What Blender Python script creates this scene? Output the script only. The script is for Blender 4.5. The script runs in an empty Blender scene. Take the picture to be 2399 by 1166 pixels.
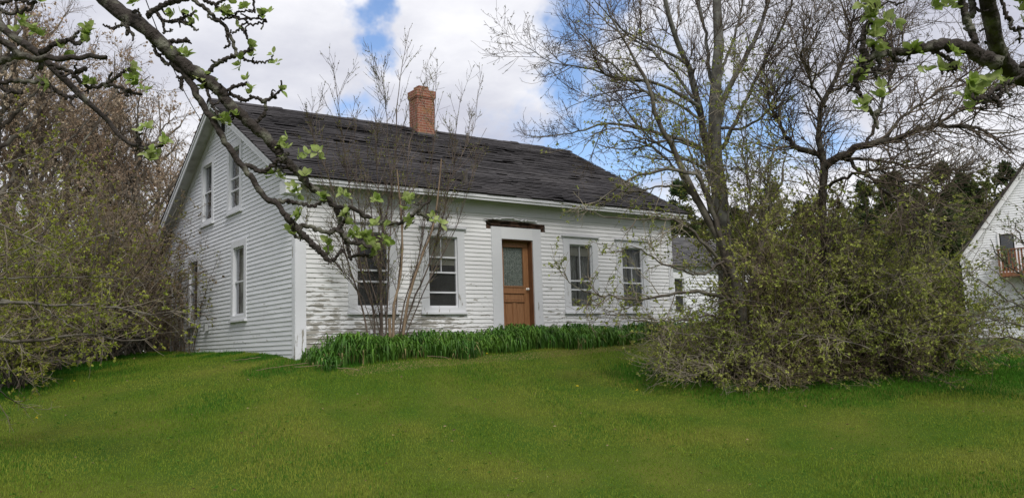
import bpy, math, time
import numpy as np
T0 = time.time()
sc = bpy.context.scene
rad = math.radians
# ------------------------------------------------------------------ camera
FPX, PCX, PCY = 1976.24, 1199.5, 583.0
CAM = np.array([-6.0963, -15.0869, -0.2397])
YAW, PITCH, ROLL = -0.63634, 0.11436, -0.03111
_f = np.array([-math.sin(YAW)*math.cos(PITCH), math.cos(YAW)*math.cos(PITCH), math.sin(PITCH)])
_r = np.array([math.cos(YAW), math.sin(YAW), 0.0]); _u = np.cross(_r, _f)
RT = math.cos(ROLL)*_r + math.sin(ROLL)*_u
UP = -math.sin(ROLL)*_r + math.cos(ROLL)*_u
FW = _f
def W(u, v, dep):
    return CAM + ((u-PCX)/FPX*dep)*RT - ((v-PCY)/FPX*dep)*UP + dep*FW
def PL(u, v, ax, val):
    d = (u-PCX)/FPX*RT - (v-PCY)/FPX*UP + FW
    return CAM + d*((val-CAM[ax])/d[ax])
from mathutils import Matrix, Vector
cam = bpy.data.cameras.new('camera'); camo = bpy.data.objects.new('camera', cam)
bpy.context.collection.objects.link(camo)
cam.sensor_width = 36; cam.lens = 36*FPX/2399; cam.clip_start = 0.05; cam.clip_end = 2000
m = Matrix.Identity(4)
for i in range(3):
    m[i][0] = RT[i]; m[i][1] = UP[i]; m[i][2] = -FW[i]; m[i][3] = CAM[i]
camo.matrix_world = m
sc.camera = camo
sc.view_settings.view_transform = 'Standard'; sc.view_settings.look = 'None'
sc.view_settings.gamma = 1; sc.view_settings.exposure = 0.2
sc.cycles.max_bounces = 6; sc.cycles.diffuse_bounces = 3; sc.cycles.transparent_max_bounces = 12
sc.cycles.use_denoising = True
# ------------------------------------------------------------------ sun + sky
SUN_EL, SUN_AZ = rad(48), rad(196)      # azimuth clockwise from +Y
sd = Vector((math.sin(SUN_AZ)*math.cos(SUN_EL), math.cos(SUN_AZ)*math.cos(SUN_EL), math.sin(SUN_EL)))
sun = bpy.data.lights.new('sun', 'SUN'); sun.energy = 2.1; sun.angle = rad(16); sun.color = (1, .965, .91)
suno = bpy.data.objects.new('sun', sun); bpy.context.collection.objects.link(suno)
suno.rotation_euler = sd.to_track_quat('Z', 'Y').to_euler()
w = bpy.data.worlds.new('World'); sc.world = w; w.use_nodes = True
nt = w.node_tree; N = nt.nodes; L = nt.links
for n in list(N): N.remove(n)
def nd(t, **k):
    n = N.new(t)
    for a, b in k.items(): setattr(n, a, b)
    return n
def wm(op, a, b=None, c=None):
    n = nd('ShaderNodeMath', operation=op)
    for i, x in enumerate((a, b, c)):
        if x is None: continue
        if isinstance(x, (int, float)): n.inputs[i].default_value = x
        else: L.new(x, n.inputs[i])
    return n.outputs[0]
out = nd('ShaderNodeOutputWorld'); bg = nd('ShaderNodeBackground'); L.new(bg.outputs[0], out.inputs[0])
bg.inputs[1].default_value = 0.1
sky = nd('ShaderNodeTexSky', sky_type='NISHITA'); sky.sun_disc = False
sky.sun_elevation = SUN_EL; sky.sun_rotation = SUN_AZ; sky.air_density = 1.0; sky.dust_density = .6; sky.ozone_density = 1.5
tc = nd('ShaderNodeTexCoord')
sep = nd('ShaderNodeSeparateXYZ'); L.new(tc.outputs['Generated'], sep.inputs[0])
den = wm('ADD', wm('MAXIMUM', sep.outputs[2], 0.0), 0.16)
cmb = nd('ShaderNodeCombineXYZ')
L.new(wm('DIVIDE', sep.outputs[0], den), cmb.inputs[0]); L.new(wm('DIVIDE', sep.outputs[1], den), cmb.inputs[1])
def noise(scale, detail, rough, off=0, vec=None):
    n = nd('ShaderNodeTexNoise'); n.noise_dimensions = '4D'
    n.inputs['W'].default_value = off
    n.inputs['Scale'].default_value = scale; n.inputs['Detail'].default_value = detail; n.inputs['Roughness'].default_value = rough
    L.new(vec or cmb.outputs[0], n.inputs['Vector']); return n
n1 = noise(1.6, 9, .55, 3.1); n2 = noise(0.9, 7, .5, 7.7); n3 = noise(5.0, 6, .6, 1.3)
# distorted direction for the gaps
nv = noise(9.0, 5, .6, 2.2, tc.outputs['Generated'])
vs = nd('ShaderNodeVectorMath', operation='SUBTRACT'); L.new(nv.outputs['Color'], vs.inputs[0]); vs.inputs[1].default_value = (.5, .5, .5)
vsc = nd('ShaderNodeVectorMath', operation='SCALE'); L.new(vs.outputs[0], vsc.inputs[0]); vsc.inputs['Scale'].default_value = .16
vad = nd('ShaderNodeVectorMath', operation='ADD'); L.new(tc.outputs['Generated'], vad.inputs[0]); L.new(vsc.outputs[0], vad.inputs[1])
gaps = [(866, 25, 60, 1.15), (882, 95, 56, 1.25), (850, 235, 60, .6), (1370, 60, 75, .95), (1350, 180, 70, 1.0), (1400, 290, 90, 1.0),
        (1330, 350, 110, .9), (1240, 345, 80, .5), (1480, 380, 120, .9), (1500, 250, 70, .7), (1620, 330, 120, .8), (1440, 10, 60, .8),
        (1830, 300, 90, .8), (1980, 330, 60, .7), (520, 200, 60, .25), (330, 740, 160, .7), (1560, 60, 70, .5), (60, 640, 150, .5)]
acc = None
for (gu, gv, gr, gw) in gaps:
    d = W(gu, gv, 1.0)-CAM; d = d/np.linalg.norm(d)
    dn = nd('ShaderNodeVectorMath', operation='DISTANCE'); L.new(vad.outputs[0], dn.inputs[0]); dn.inputs[1].default_value = tuple(d)
    t = wm('MULTIPLY', wm('MAXIMUM', wm('SUBTRACT', 1.0, wm('DIVIDE', dn.outputs['Value'], gr/FPX*1.6)), 0.0), gw)
    acc = t if acc is None else wm('MAXIMUM', acc, t)
bl = wm('ADD', wm('MULTIPLY', acc, 1.25), wm('MULTIPLY', wm('SUBTRACT', n1.outputs[0], .5), 1.7))
mr = nd('ShaderNodeMapRange', interpolation_type='SMOOTHSTEP'); L.new(bl, mr.inputs[0]); mr.inputs[1].default_value = .10; mr.inputs[2].default_value = .85
mr.inputs[3].default_value = 0; mr.inputs[4].default_value = .98
cr = nd('ShaderNodeValToRGB'); L.new(wm('ADD', wm('MULTIPLY', n2.outputs[0], .75), wm('MULTIPLY', n3.outputs[0], .25)), cr.inputs[0])
cr.color_ramp.elements[0].position = .33; cr.color_ramp.elements[0].color = (4.5, 4.6, 5.6, 1)
cr.color_ramp.elements[1].position = .62; cr.color_ramp.elements[1].color = (9.2, 9.2, 9.5, 1)
e = cr.color_ramp.elements.new(.47); e.color = (6.5, 6.6, 7.3, 1)
mx = nd('ShaderNodeMix', data_type='RGBA'); L.new(mr.outputs[0], mx.inputs[0]); L.new(cr.outputs[0], mx.inputs[6]); skg = nd('ShaderNodeVectorMath', operation='MULTIPLY'); L.new(sky.outputs[0], skg.inputs[0]); skg.inputs[1].default_value = (1.35, 1.45, 1.62); L.new(skg.outputs[0], mx.inputs[7])
L.new(mx.outputs[2], bg.inputs[0])

# ------------------------------------------------------------------ materials
def mat(name, col, rough=.7, var=None, vscale=5., vmin=.4, vmax=.6, bump=0., bscale=40., spec=.3, stretch=None, island=0., pos=True, trans=0., tcol=None, detail=6):
    """base colour, second colour mixed by noise, per-piece value change, bump, translucency"""
    mt = bpy.data.materials.new(name); mt.use_nodes = True
    t = mt.node_tree; b = t.nodes['Principled BSDF']; lk = t.links
    b.inputs['Roughness'].default_value = rough
    b.inputs['Specular IOR Level'].default_value = spec
    b.inputs['Base Color'].default_value = (*col, 1)
    geo = t.nodes.new('ShaderNodeNewGeometry'); src = geo.outputs['Position']
    if stretch:
        mp = t.nodes.new('ShaderNodeMapping'); mp.inputs['Scale'].default_value = stretch; lk.new(src, mp.inputs[0]); src = mp.outputs[0]
    csock = None
    if var:
        nz = t.nodes.new('ShaderNodeTexNoise'); nz.inputs['Scale'].default_value = vscale; nz.inputs['Detail'].default_value = detail; lk.new(src, nz.inputs[0])
        m1 = t.nodes.new('ShaderNodeMapRange'); m1.inputs[1].default_value = vmin; m1.inputs[2].default_value = vmax; lk.new(nz.outputs[0], m1.inputs[0])
        mi = t.nodes.new('ShaderNodeMix'); mi.data_type = 'RGBA'; lk.new(m1.outputs[0], mi.inputs[0])
        mi.inputs[6].default_value = (*col, 1); mi.inputs[7].default_value = (*var, 1); csock = mi.outputs[2]
    if island:
        hs = t.nodes.new('ShaderNodeHueSaturation')
        m2 = t.nodes.new('ShaderNodeMapRange'); m2.inputs[3].default_value = 1-island; m2.inputs[4].default_value = 1+island
        lk.new(geo.outputs['Random Per Island'], m2.inputs[0]); lk.new(m2.outputs[0], hs.inputs['Value'])
        if csock: lk.new(csock, hs.inputs['Color'])
        else: hs.inputs['Color'].default_value = (*col, 1)
        csock = hs.outputs[0]
    if csock: lk.new(csock, b.inputs['Base Color'])
    if bump:
        nb = t.nodes.new('ShaderNodeTexNoise'); nb.inputs['Scale'].default_value = bscale; nb.inputs['Detail'].default_value = 5; lk.new(src, nb.inputs[0])
        bp = t.nodes.new('ShaderNodeBump'); bp.inputs['Strength'].default_value = bump; bp.inputs['Distance'].default_value = .02
        lk.new(nb.outputs[0], bp.inputs['Height']); lk.new(bp.outputs[0], b.inputs['Normal'])
    if trans:
        tr = t.nodes.new('ShaderNodeBsdfTranslucent'); tr.inputs[0].default_value = (*(tcol or col), 1)
        if csock and not tcol: lk.new(csock, tr.inputs[0])
        ms = t.nodes.new('ShaderNodeMixShader'); ms.inputs[0].default_value = trans
        lk.new(b.outputs[0], ms.inputs[1]); lk.new(tr.outputs[0], ms.inputs[2]); lk.new(ms.outputs[0], t.nodes['Material Output'].inputs[0])
    return mt

def peel_mat(name, amount, vertical=False, foot=.15, tint=(.76, .77, .80), island=.05):
    """old white paint flaking off grey wood; more bare wood towards the foot of the wall"""
    mt = bpy.data.materials.new(name); mt.use_nodes = True
    t = mt.node_tree; b = t.nodes['Principled BSDF']; lk = t.links; nn = t.nodes.new
    b.inputs['Roughness'].default_value = .62; b.inputs['Specular IOR Level'].default_value = .3
    geo = nn('ShaderNodeNewGeometry')
    mp = nn('ShaderNodeMapping'); mp.inputs['Scale'].default_value = (9, 9, 1.6) if vertical else (2.6, 2.6, 15); lk.new(geo.outputs['Position'], mp.inputs[0])
    nz = nn('ShaderNodeTexNoise'); nz.inputs['Scale'].default_value = 1.3; nz.inputs['Detail'].default_value = 8; nz.inputs['Roughness'].default_value = .62; lk.new(mp.outputs[0], nz.inputs[0])
    big = nn('ShaderNodeTexNoise'); big.inputs['Scale'].default_value = .55; big.inputs['Detail'].default_value = 3; lk.new(geo.outputs['Position'], big.inputs[0])
    sp = nn('ShaderNodeSeparateXYZ'); lk.new(geo.outputs['Position'], sp.inputs[0])
    def M(op, a, c):
        n = nn('ShaderNodeMath'); n.operation = op
        for i, x in enumerate((a, c)):
            if isinstance(x, (int, float)): n.inputs[i].default_value = x
            else: lk.new(x, n.inputs[i])
        return n.outputs[0]
    low = M('MULTIPLY', M('MAXIMUM', M('SUBTRACT', 1.4, sp.outputs[2]), 0.0), foot)      # weather splash near the ground
    left = M('MULTIPLY', M('MAXIMUM', M('SUBTRACT', 4.2, sp.outputs[0]), 0.0), .024)
    s = M('ADD', nz.outputs[0], M('ADD', M('MULTIPLY', M('SUBTRACT', big.outputs[0], .5), .35), M('ADD', low, left) if not vertical else low))
    s = M('ADD', s, amount)
    m1 = nn('ShaderNodeMapRange'); m1.inputs[1].default_value = .655; m1.inputs[2].default_value = .685; lk.new(s, m1.inputs[0])
    wood = nn('ShaderNodeTexNoise'); wood.inputs['Scale'].default_value = 14; lk.new(mp.outputs[0], wood.inputs[0])
    wc = nn('ShaderNodeMix'); wc.data_type = 'RGBA'; lk.new(wood.outputs[0], wc.inputs[0])
    wc.inputs[6].default_value = (.20, .19, .17, 1); wc.inputs[7].default_value = (.44, .42, .37, 1)
    pc = nn('ShaderNodeMix'); pc.data_type = 'RGBA'; lk.new(big.outputs[0], pc.inputs[0])
    pc.inputs[6].default_value = (tint[0]*.93, tint[1]*.93, tint[2]*.92, 1); pc.inputs[7].default_value = (*tint, 1)
    hs = nn('ShaderNodeHueSaturation'); m2 = nn('ShaderNodeMapRange'); m2.inputs[3].default_value = 1-island; m2.inputs[4].default_value = 1+island*.5
    lk.new(geo.outputs['Random Per Island'], m2.inputs[0]); lk.new(m2.outputs[0], hs.inputs['Value']); lk.new(pc.outputs[2], hs.inputs['Color'])
    fi = nn('ShaderNodeMix'); fi.data_type = 'RGBA'; lk.new(m1.outputs[0], fi.inputs[0]); lk.new(hs.outputs[0], fi.inputs[6]); lk.new(wc.outputs[2], fi.inputs[7])
    lk.new(fi.outputs[2], b.inputs['Base Color'])
    bp = nn('ShaderNodeBump'); bp.inputs['Strength'].default_value = .5; bp.inputs['Distance'].default_value = .006; bp.invert = True
    lk.new(m1.outputs[0], bp.inputs['Height']); lk.new(bp.outputs[0], b.inputs['Normal'])
    return mt

M_front = peel_mat('peeling clapboard paint', -.055, foot=.14, tint=(.80, .80, .81))
M_gable = peel_mat('sound clapboard paint', -.16, foot=.05, tint=(.76, .775, .81))
M_trim = peel_mat('trim paint', -.045, vertical=True, foot=.04, tint=(.70, .71, .74), island=.02)
M_corner = peel_mat('worn corner paint', .025, vertical=True, foot=.02, tint=(.74, .75, .79), island=.02)
M_lintel = peel_mat('worn lintel paint', -.01, tint=(.74, .75, .77), island=.02)
M_soffit = mat('soffit paint', (.50, .50, .48), .8, (.30, .29, .26), 3, .45, .7, .2, 30)
M_shingle = mat('asphalt shingle', (.045, .042, .044), .95, (.074, .069, .070), 1.2, .35, .7, .5, 90, .15, island=.16)
M_slate = mat('wing shingle', (.10, .10, .105), .95, (.16, .155, .15), 3, .35, .7, .4, 60, .15, island=.2)
M_brick = None
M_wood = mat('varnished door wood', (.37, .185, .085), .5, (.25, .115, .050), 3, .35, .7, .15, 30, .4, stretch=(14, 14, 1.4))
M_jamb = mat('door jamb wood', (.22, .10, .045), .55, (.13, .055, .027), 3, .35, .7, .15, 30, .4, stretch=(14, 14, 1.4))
M_rot = mat('rotten wood', (.022, .016, .012), .95, (.10, .06, .042), 7, .4, .65, .8, 30, .1)
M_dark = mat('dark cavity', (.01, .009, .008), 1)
M_room = mat('room plaster', (.12, .11, .10), .9, (.08, .07, .065), 1.5)
M_blind = mat('yellowed roller blind', (.80, .76, .62), .85, (.66, .62, .50), 2, .35, .7, trans=.3)
M_curt = mat('net curtain', (.55, .55, .51), .9, (.25, .25, .235), 7, .4, .6, stretch=(6, 6, .5))
M_porc = mat('white porcelain', (.85, .83, .78), .15, spec=.6)
M_galv = mat('grey metal box', (.35, .36, .36), .5)
M_vinyl = mat('white vinyl siding', (.84, .85, .87), .45, (.79, .80, .83), 1.2, .4, .6)
M_vtrim = mat('white vinyl trim', (.86, .86, .87), .4)
M_nroof = mat('dark roof', (.035, .030, .030), .9, (.06, .05, .045), 4)
M_deck = mat('stained deck wood', (.25, .105, .05), .7, (.15, .065, .035), 5, .35, .7, stretch=(3, 3, .6))
M_post = mat('weathered post', (.17, .14, .11), .9, (.30, .27, .23), 5, .4, .65, .5, 30, stretch=(3, 3, 1))

def glass(name, dark=(.02, .022, .025), refl=.10, alpha=.55):
    mt = bpy.data.materials.new(name); mt.use_nodes = True
    t = mt.node_tree; lk = t.links; t.nodes.remove(t.nodes['Principled BSDF'])
    o = t.nodes['Material Output']
    tr = t.nodes.new('ShaderNodeBsdfTransparent'); tr.inputs[0].default_value = (.84, .86, .86, 1)
    gl = t.nodes.new('ShaderNodeBsdfGlossy'); gl.inputs['Roughness'].default_value = .03; gl.inputs[0].default_value = (.9, .93, 1, 1)
    fr = t.nodes.new('ShaderNodeFresnel'); fr.inputs[0].default_value = 1.45
    nz = t.nodes.new('ShaderNodeTexNoise'); nz.inputs['Scale'].default_value = 3.5; g = t.nodes.new('ShaderNodeNewGeometry'); lk.new(g.outputs['Position'], nz.inputs[0])
    bp = t.nodes.new('ShaderNodeBump'); bp.inputs['Strength'].default_value = .25; bp.inputs['Distance'].default_value = .02; lk.new(nz.outputs[0], bp.inputs['Height']); lk.new(bp.outputs[0], gl.inputs['Normal'])
    df = t.nodes.new('ShaderNodeBsdfDiffuse'); df.inputs[0].default_value = (.24, .245, .24, 1)     # grey film lightening the pane, in place of soft reflections and screens
    m0 = t.nodes.new('ShaderNodeMixShader'); m0.inputs[0].default_value = .17; lk.new(tr.outputs[0], m0.inputs[1]); lk.new(df.outputs[0], m0.inputs[2])
    ms = t.nodes.new('ShaderNodeMixShader'); mu = t.nodes.new('ShaderNodeMath'); mu.operation = 'MULTIPLY'; mu.inputs[1].default_value = refl
    lk.new(fr.outputs[0], mu.inputs[0]); lk.new(mu.outputs[0], ms.inputs[0]); lk.new(m0.outputs[0], ms.inputs[1]); lk.new(gl.outputs[0], ms.inputs[2]); lk.new(ms.outputs[0], o.inputs[0])
    return mt
M_glass = glass('old window glass', refl=.75); M_glass2 = glass('dull side window glass', refl=.25)

def brick_mat():
    mt = mat('red chimney brick', (.33, .10, .06), .9)
    t = mt.node_tree; b = t.nodes['Principled BSDF']; lk = t.links
    geo = t.nodes.new('ShaderNodeNewGeometry'); sp = t.nodes.new('ShaderNodeSeparateXYZ'); lk.new(geo.outputs['Position'], sp.inputs[0])
    ad = t.nodes.new('ShaderNodeMath'); ad.operation = 'ADD'; lk.new(sp.outputs[0], ad.inputs[0]); lk.new(sp.outputs[1], ad.inputs[1])
    c = t.nodes.new('ShaderNodeCombineXYZ'); lk.new(ad.outputs[0], c.inputs[0]); lk.new(sp.outputs[2], c.inputs[1])
    br = t.nodes.new('ShaderNodeTexBrick'); lk.new(c.outputs[0], br.inputs[0]); br.inputs['Scale'].default_value = 1
    br.inputs['Brick Width'].default_value = .21; br.inputs['Row Height'].default_value = .068; br.inputs['Mortar Size'].default_value = .009
    br.inputs['Color1'].default_value = (.30, .105, .066, 1); br.inputs['Color2'].default_value = (.215, .078, .052, 1); br.inputs['Mortar'].default_value = (.36, .25, .19, 1)
    nz = t.nodes.new('ShaderNodeTexNoise'); nz.inputs['Scale'].default_value = 4; nz.inputs['Detail'].default_value = 7; lk.new(geo.outputs['Position'], nz.inputs[0])
    m1 = t.nodes.new('ShaderNodeMapRange'); m1.inputs[1].default_value = .5; m1.inputs[2].default_value = .68; m1.inputs[4].default_value = .7; lk.new(nz.outputs[0], m1.inputs[0])
    mi = t.nodes.new('ShaderNodeMix'); mi.data_type = 'RGBA'; lk.new(m1.outputs[0], mi.inputs[0]); lk.new(br.outputs[0], mi.inputs[6]); mi.inputs[7].default_value = (.27, .15, .06, 1)
    lk.new(mi.outputs[2], b.inputs['Base Color'])
    bp = t.nodes.new('ShaderNodeBump'); bp.inputs['Strength'].default_value = .6; bp.inputs['Distance'].default_value = .01; bp.invert = True
    lk.new(br.outputs['Fac'], bp.inputs['Height']); lk.new(bp.outputs[0], b.inputs['Normal'])
    return mt
M_brick = brick_mat()
def lace_mat():
    mt = mat('lace curtain', (.55, .60, .52), .9)
    t = mt.node_tree; b = t.nodes['Principled BSDF']; lk = t.links
    geo = t.nodes.new('ShaderNodeNewGeometry')
    vo = t.nodes.new('ShaderNodeTexVoronoi'); vo.inputs['Scale'].default_value = 48; lk.new(geo.outputs['Position'], vo.inputs[0])
    m1 = t.nodes.new('ShaderNodeMapRange'); m1.inputs[1].default_value = .28; m1.inputs[2].default_value = .5; lk.new(vo.outputs[0], m1.inputs[0])
    mi = t.nodes.new('ShaderNodeMix'); mi.data_type = 'RGBA'; lk.new(m1.outputs[0], mi.inputs[0]); mi.inputs[6].default_value = (.92, .95, .88, 1); mi.inputs[7].default_value = (.36, .42, .37, 1)
    lk.new(mi.outputs[2], b.inputs['Base Color']); return mt
M_lace = lace_mat()

# ------------------------------------------------------------------ mesh helpers
COL = bpy.context.collection
class MB:
    def __init__(s): s.v = []; s.f = []; s.n = 0
    def add(s, v, f):
        v = np.asarray(v, float); f = np.asarray(f, int)
        s.v.append(v); s.f.append((f+s.n).reshape(-1, f.shape[1])); s.n += len(v)
    def quad(s, a, b, c, d): s.add([a, b, c, d], [[0, 1, 2, 3]])
    def tri(s, a, b, c): s.add([a, b, c], [[0, 1, 2]])
    def box8(s, p):        # p: bottom 4 (ccw), top 4
        s.add(p, [[0, 3, 2, 1], [4, 5, 6, 7], [0, 1, 5, 4], [1, 2, 6, 5], [2, 3, 7, 6], [3, 0, 4, 7]])
    def box(s, x0, x1, y0, y1, z0, z1):
        s.box8([(x0, y0, z0), (x1, y0, z0), (x1, y1, z0), (x0, y1, z0), (x0, y0, z1), (x1, y0, z1), (x1, y1, z1), (x0, y1, z1)])
def raw_mesh(name, V, F, material, smooth=False):
    """V (n,3); F list of int arrays (k,3)/(k,4)"""
    me = bpy.data.meshes.new(name)
    V = np.ascontiguousarray(V, dtype=np.float32)
    me.vertices.add(len(V)); me.vertices.foreach_set('co', V.ravel())
    li = np.concatenate([f.ravel() for f in F]).astype(np.int32)
    tot = np.concatenate([np.full(len(f), f.shape[1]) for f in F]).astype(np.int32)
    st = np.concatenate([[0], np.cumsum(tot)[:-1]]).astype(np.int32)
    me.loops.add(len(li)); me.loops.foreach_set('vertex_index', li)
    me.polygons.add(len(tot)); me.polygons.foreach_set('loop_start', st); me.polygons.foreach_set('loop_total', tot)
    me.polygons.foreach_set('use_smooth', np.full(len(tot), bool(smooth)))
    me.materials.append(material); me.update(calc_edges=True)
    return me
def link(name, me, parent=None):
    o = bpy.data.objects.new(name, me); COL.objects.link(o)
    if parent: o.parent = parent; o.matrix_parent_inverse = parent.matrix_basis.inverted()
    return o
def part(name, mb, material, parent=None, smooth=False, label=None, kind=None):
    if isinstance(mb, MB):
        bysz = {}
        for f in mb.f: bysz.setdefault(f.shape[1], []).append(f)
        F = [np.concatenate(x) for x in bysz.values()]; V = np.concatenate(mb.v)
    else: V, F = mb
    o = link(name, raw_mesh(name, V, F, material, smooth), parent)
    if parent:      # keep sub-parts simple: world coordinates under parents without transforms of their own
        par = parent; mw = Matrix.Identity(4)
        while par: mw = par.matrix_basis @ mw if par.parent is None else mw; par = par.parent
        o.matrix_parent_inverse = mw.inverted() if parent.parent is None else Matrix.Identity(4)
    if label: o['label'] = label
    if kind: o['kind'] = kind
    return o
def thing(name, label, cat, loc=(0, 0, 0), group=None, kind=None):
    o = bpy.data.objects.new(name, None); COL.objects.link(o); o.location = [float(x) for x in loc]
    o['label'] = label; o['category'] = cat
    if group: o['group'] = group
    if kind: o['kind'] = kind
    o.empty_display_size = .2
    return o
def tag(o, label, cat, group=None, kind=None):
    o['label'] = label; o['category'] = cat
    if group: o['group'] = group
    if kind: o['kind'] = kind
    return o
def nrm(a): return a/np.maximum(np.linalg.norm(a, axis=-1, keepdims=True), 1e-9)
def tubes(P, R, sides=4, cap=True, seed=0, lump=0.):
    """P (K,N,3) centre lines, R (K,N) radii"""
    K, n, _ = P.shape
    T = np.empty_like(P); T[:, 1:-1] = P[:, 2:]-P[:, :-2]; T[:, 0] = P[:, 1]-P[:, 0]; T[:, -1] = P[:, -1]-P[:, -2]; T = nrm(T)
    mt_ = nrm(T.mean(1)); ref = np.zeros((K, 3)); ref[np.arange(K), np.abs(mt_).argmin(1)] = 1
    A = nrm(np.cross(T, ref[:, None, :])); B = np.cross(T, A)
    ang = np.arange(sides)*2*np.pi/sides
    Rr = R[:, :, None]*np.ones(sides)
    if lump:
        Rr = Rr*(1+np.random.default_rng(seed).normal(0, lump, Rr.shape))
    V = P[:, :, None, :]+Rr[..., None]*(np.cos(ang)[None, None, :, None]*A[:, :, None, :]+np.sin(ang)[None, None, :, None]*B[:, :, None, :])
    V = V.reshape(-1, 3)
    base = (np.arange(K)*n*sides)[:, None, None]+(np.arange(n-1)*sides)[None, :, None]
    s = np.arange(sides)[None, None, :]; s2 = (s+1) % sides
    F = np.stack([base+s, base+s2, base+sides+s2, base+sides+s], -1).reshape(-1, 4)
    return V, F
def merge(lst):
    """list of (V,[F...]) -> (V,[F...])"""
    off = 0; V = []; F = {}
    for v, fs in lst:
        if not isinstance(fs, list): fs = [fs]
        for f in fs:
            if len(f): F.setdefault(f.shape[1], []).append(f+off)
        V.append(v); off += len(v)
    return np.concatenate(V), [np.concatenate(x) for x in F.values()]
def resample(pts, n):
    pts = np.asarray(pts, float); k = len(pts)
    # Catmull-Rom for smooth limbs
    if k > 2:
        q = np.vstack([2*pts[0]-pts[1], pts, 2*pts[-1]-pts[-2]]); o = []
        for i in range(1, k):
            p0, p1, p2, p3 = q[i-1], q[i], q[i+1], q[i+2]
            for t in np.linspace(0, 1, 6, endpoint=False):
                o.append(.5*((2*p1)+(p2-p0)*t+(2*p0-5*p1+4*p2-p3)*t*t+(-p0+3*p1-3*p2+p3)*t**3))
        o.append(pts[-1]); pts = np.array(o)
    d = np.concatenate([[0], np.cumsum(np.linalg.norm(np.diff(pts, axis=0), axis=1))])
    t = np.linspace(0, d[-1], n)
    return np.stack([np.interp(t, d, pts[:, i]) for i in range(pts.shape[1])], 1)
def grow(S, D, Ln, n, wob, trop, rng, kink=0.):
    K = len(S); P = np.empty((K, n, 3)); P[:, 0] = S; d = nrm(D); st = (Ln/(n-1))[:, None]
    drift = rng.normal(0, wob*.5, (K, 3))
    for i in range(1, n):
        d = nrm(d+rng.normal(0, wob, (K, 3))+drift+np.asarray(trop)[None]*1.0)
        P[:, i] = P[:, i-1]+d*st
    return P
def spawn(P, R, num, tmin, tmax, a0, a1, rng, even=True):
    """pick num start points on the paths, weighted by length"""
    K, n, _ = P.shape
    ln = np.linalg.norm(np.diff(P, axis=1), axis=2).sum(1)
    idx = rng.choice(K, num, p=ln/ln.sum()); t = rng.uniform(tmin, tmax, num)
    x = t*(n-1); i0 = np.minimum(x.astype(int), n-2); fr = (x-i0)[:, None]
    S = P[idx, i0]*(1-fr)+P[idx, i0+1]*fr; tg = nrm(P[idx, i0+1]-P[idx, i0])
    r = R[idx, i0]*(1-fr[:, 0])+R[idx, i0+1]*fr[:, 0]
    q = rng.normal(size=(num, 3)); q = nrm(q-(q*tg).sum(1, keepdims=True)*tg)
    a = rng.uniform(a0, a1, num)[:, None]
    return S, nrm(np.cos(a)*tg+np.sin(a)*q), r, t, ln[idx]
def leaves(C, size, rng, D=None, wid=.5, flop=.8):
    """C (K,3) leaf bases; small folded diamonds"""
    K = len(C); d = rng.normal(size=(K, 3)) if D is None else D+rng.normal(0, flop, (K, 3)); d = nrm(d)
    q = rng.normal(size=(K, 3)); q = nrm(q-(q*d).sum(1, keepdims=True)*d); nn_ = np.cross(d, q)
    s = (size*rng.uniform(.6, 1.25, K))[:, None]
    V = np.stack([C, C+d*s*.5+q*s*wid*.5+nn_*s*.1, C+d*s, C+d*s*.5-q*s*wid*.5+nn_*s*.1], 1).reshape(-1, 3)
    return V, np.arange(4*K).reshape(K, 4)
def taper(r0, r1, n, p=1.0):
    t = np.linspace(0, 1, n)**p
    return np.asarray(r0)[:, None]*(1-t)+np.asarray(r1)[:, None]*t

# ------------------------------------------------------------------ ground
GP = np.array([(-6.1, -15.1, -1.9), (-11, -11, -1.9), (-1, -17, -1.95), (-0.7, -7.6, -1.75), (-1.9, -9.3, -1.87), (-5.1, -4.7, -1.6), (-9, -4, -1.5), (3.4, -11, -1.8), (1.1, -5.2, -1.30),
      (2.87, -2.84, -.80), (-4.6, 1.4, -.95), (-3.6, 4.4, -.56), (-2.1, 5.8, -.35), (-.35, 8.2, -.10), (0, 0, -.32), (-1.2, -.8, -.68), (.5, -1.6, -.52), (3.9, -1.6, -.40),
      (7.4, -1.6, -.32), (10, -.3, -.12), (5, -.3, -.17), (2, -.3, -.26), (12, 1, -.1), (15, 3.5, .1), (5.4, -4.9, -1.0), (7.9, -7.2, -1.02), (10, -9.5, -1.3), (13.5, -6.9, -.86), (12, -3, -.5), (5, 4, -.1), (5, 9, -.1), (9, 12, -.1),
      (30.8, .3, -.92), (35.6, 4.2, -.56), (24, -3, -.85), (0, 12, -.15), (-4, 10, -.3), (-8, 4, -.8), (20, 6, -.2), (20, -16, -1.3)])
_k = lambda a, b: np.exp(-((a[:, None, 0]-b[None, :, 0])**2+(a[:, None, 1]-b[None, :, 1])**2)/(2*4.2**2))
_mean = -.55
_wt = np.linalg.solve(_k(GP, GP)+.02*np.eye(len(GP)), GP[:, 2]-_mean)
def G(x, y):
    x = np.asarray(x, float); y = np.asarray(y, float); sh = x.shape
    q = np.stack([x.ravel(), y.ravel()], 1)
    o = np.empty(len(q))
    for i in range(0, len(q), 50000): o[i:i+50000] = _k(q[i:i+50000], GP)@_wt
    return (o+_mean).reshape(sh)
def WG(u, v):
    d = (u-PCX)/FPX*RT-(v-PCY)/FPX*UP+FW; t = np.linspace(5, 60, 1200); p = CAM+d*t[:, None]
    g = p[:, 2]-G(p[:, 0], p[:, 1]); i = np.argmax(g < 0) if (g < 0).any() else -1
    return p[i]
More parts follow.
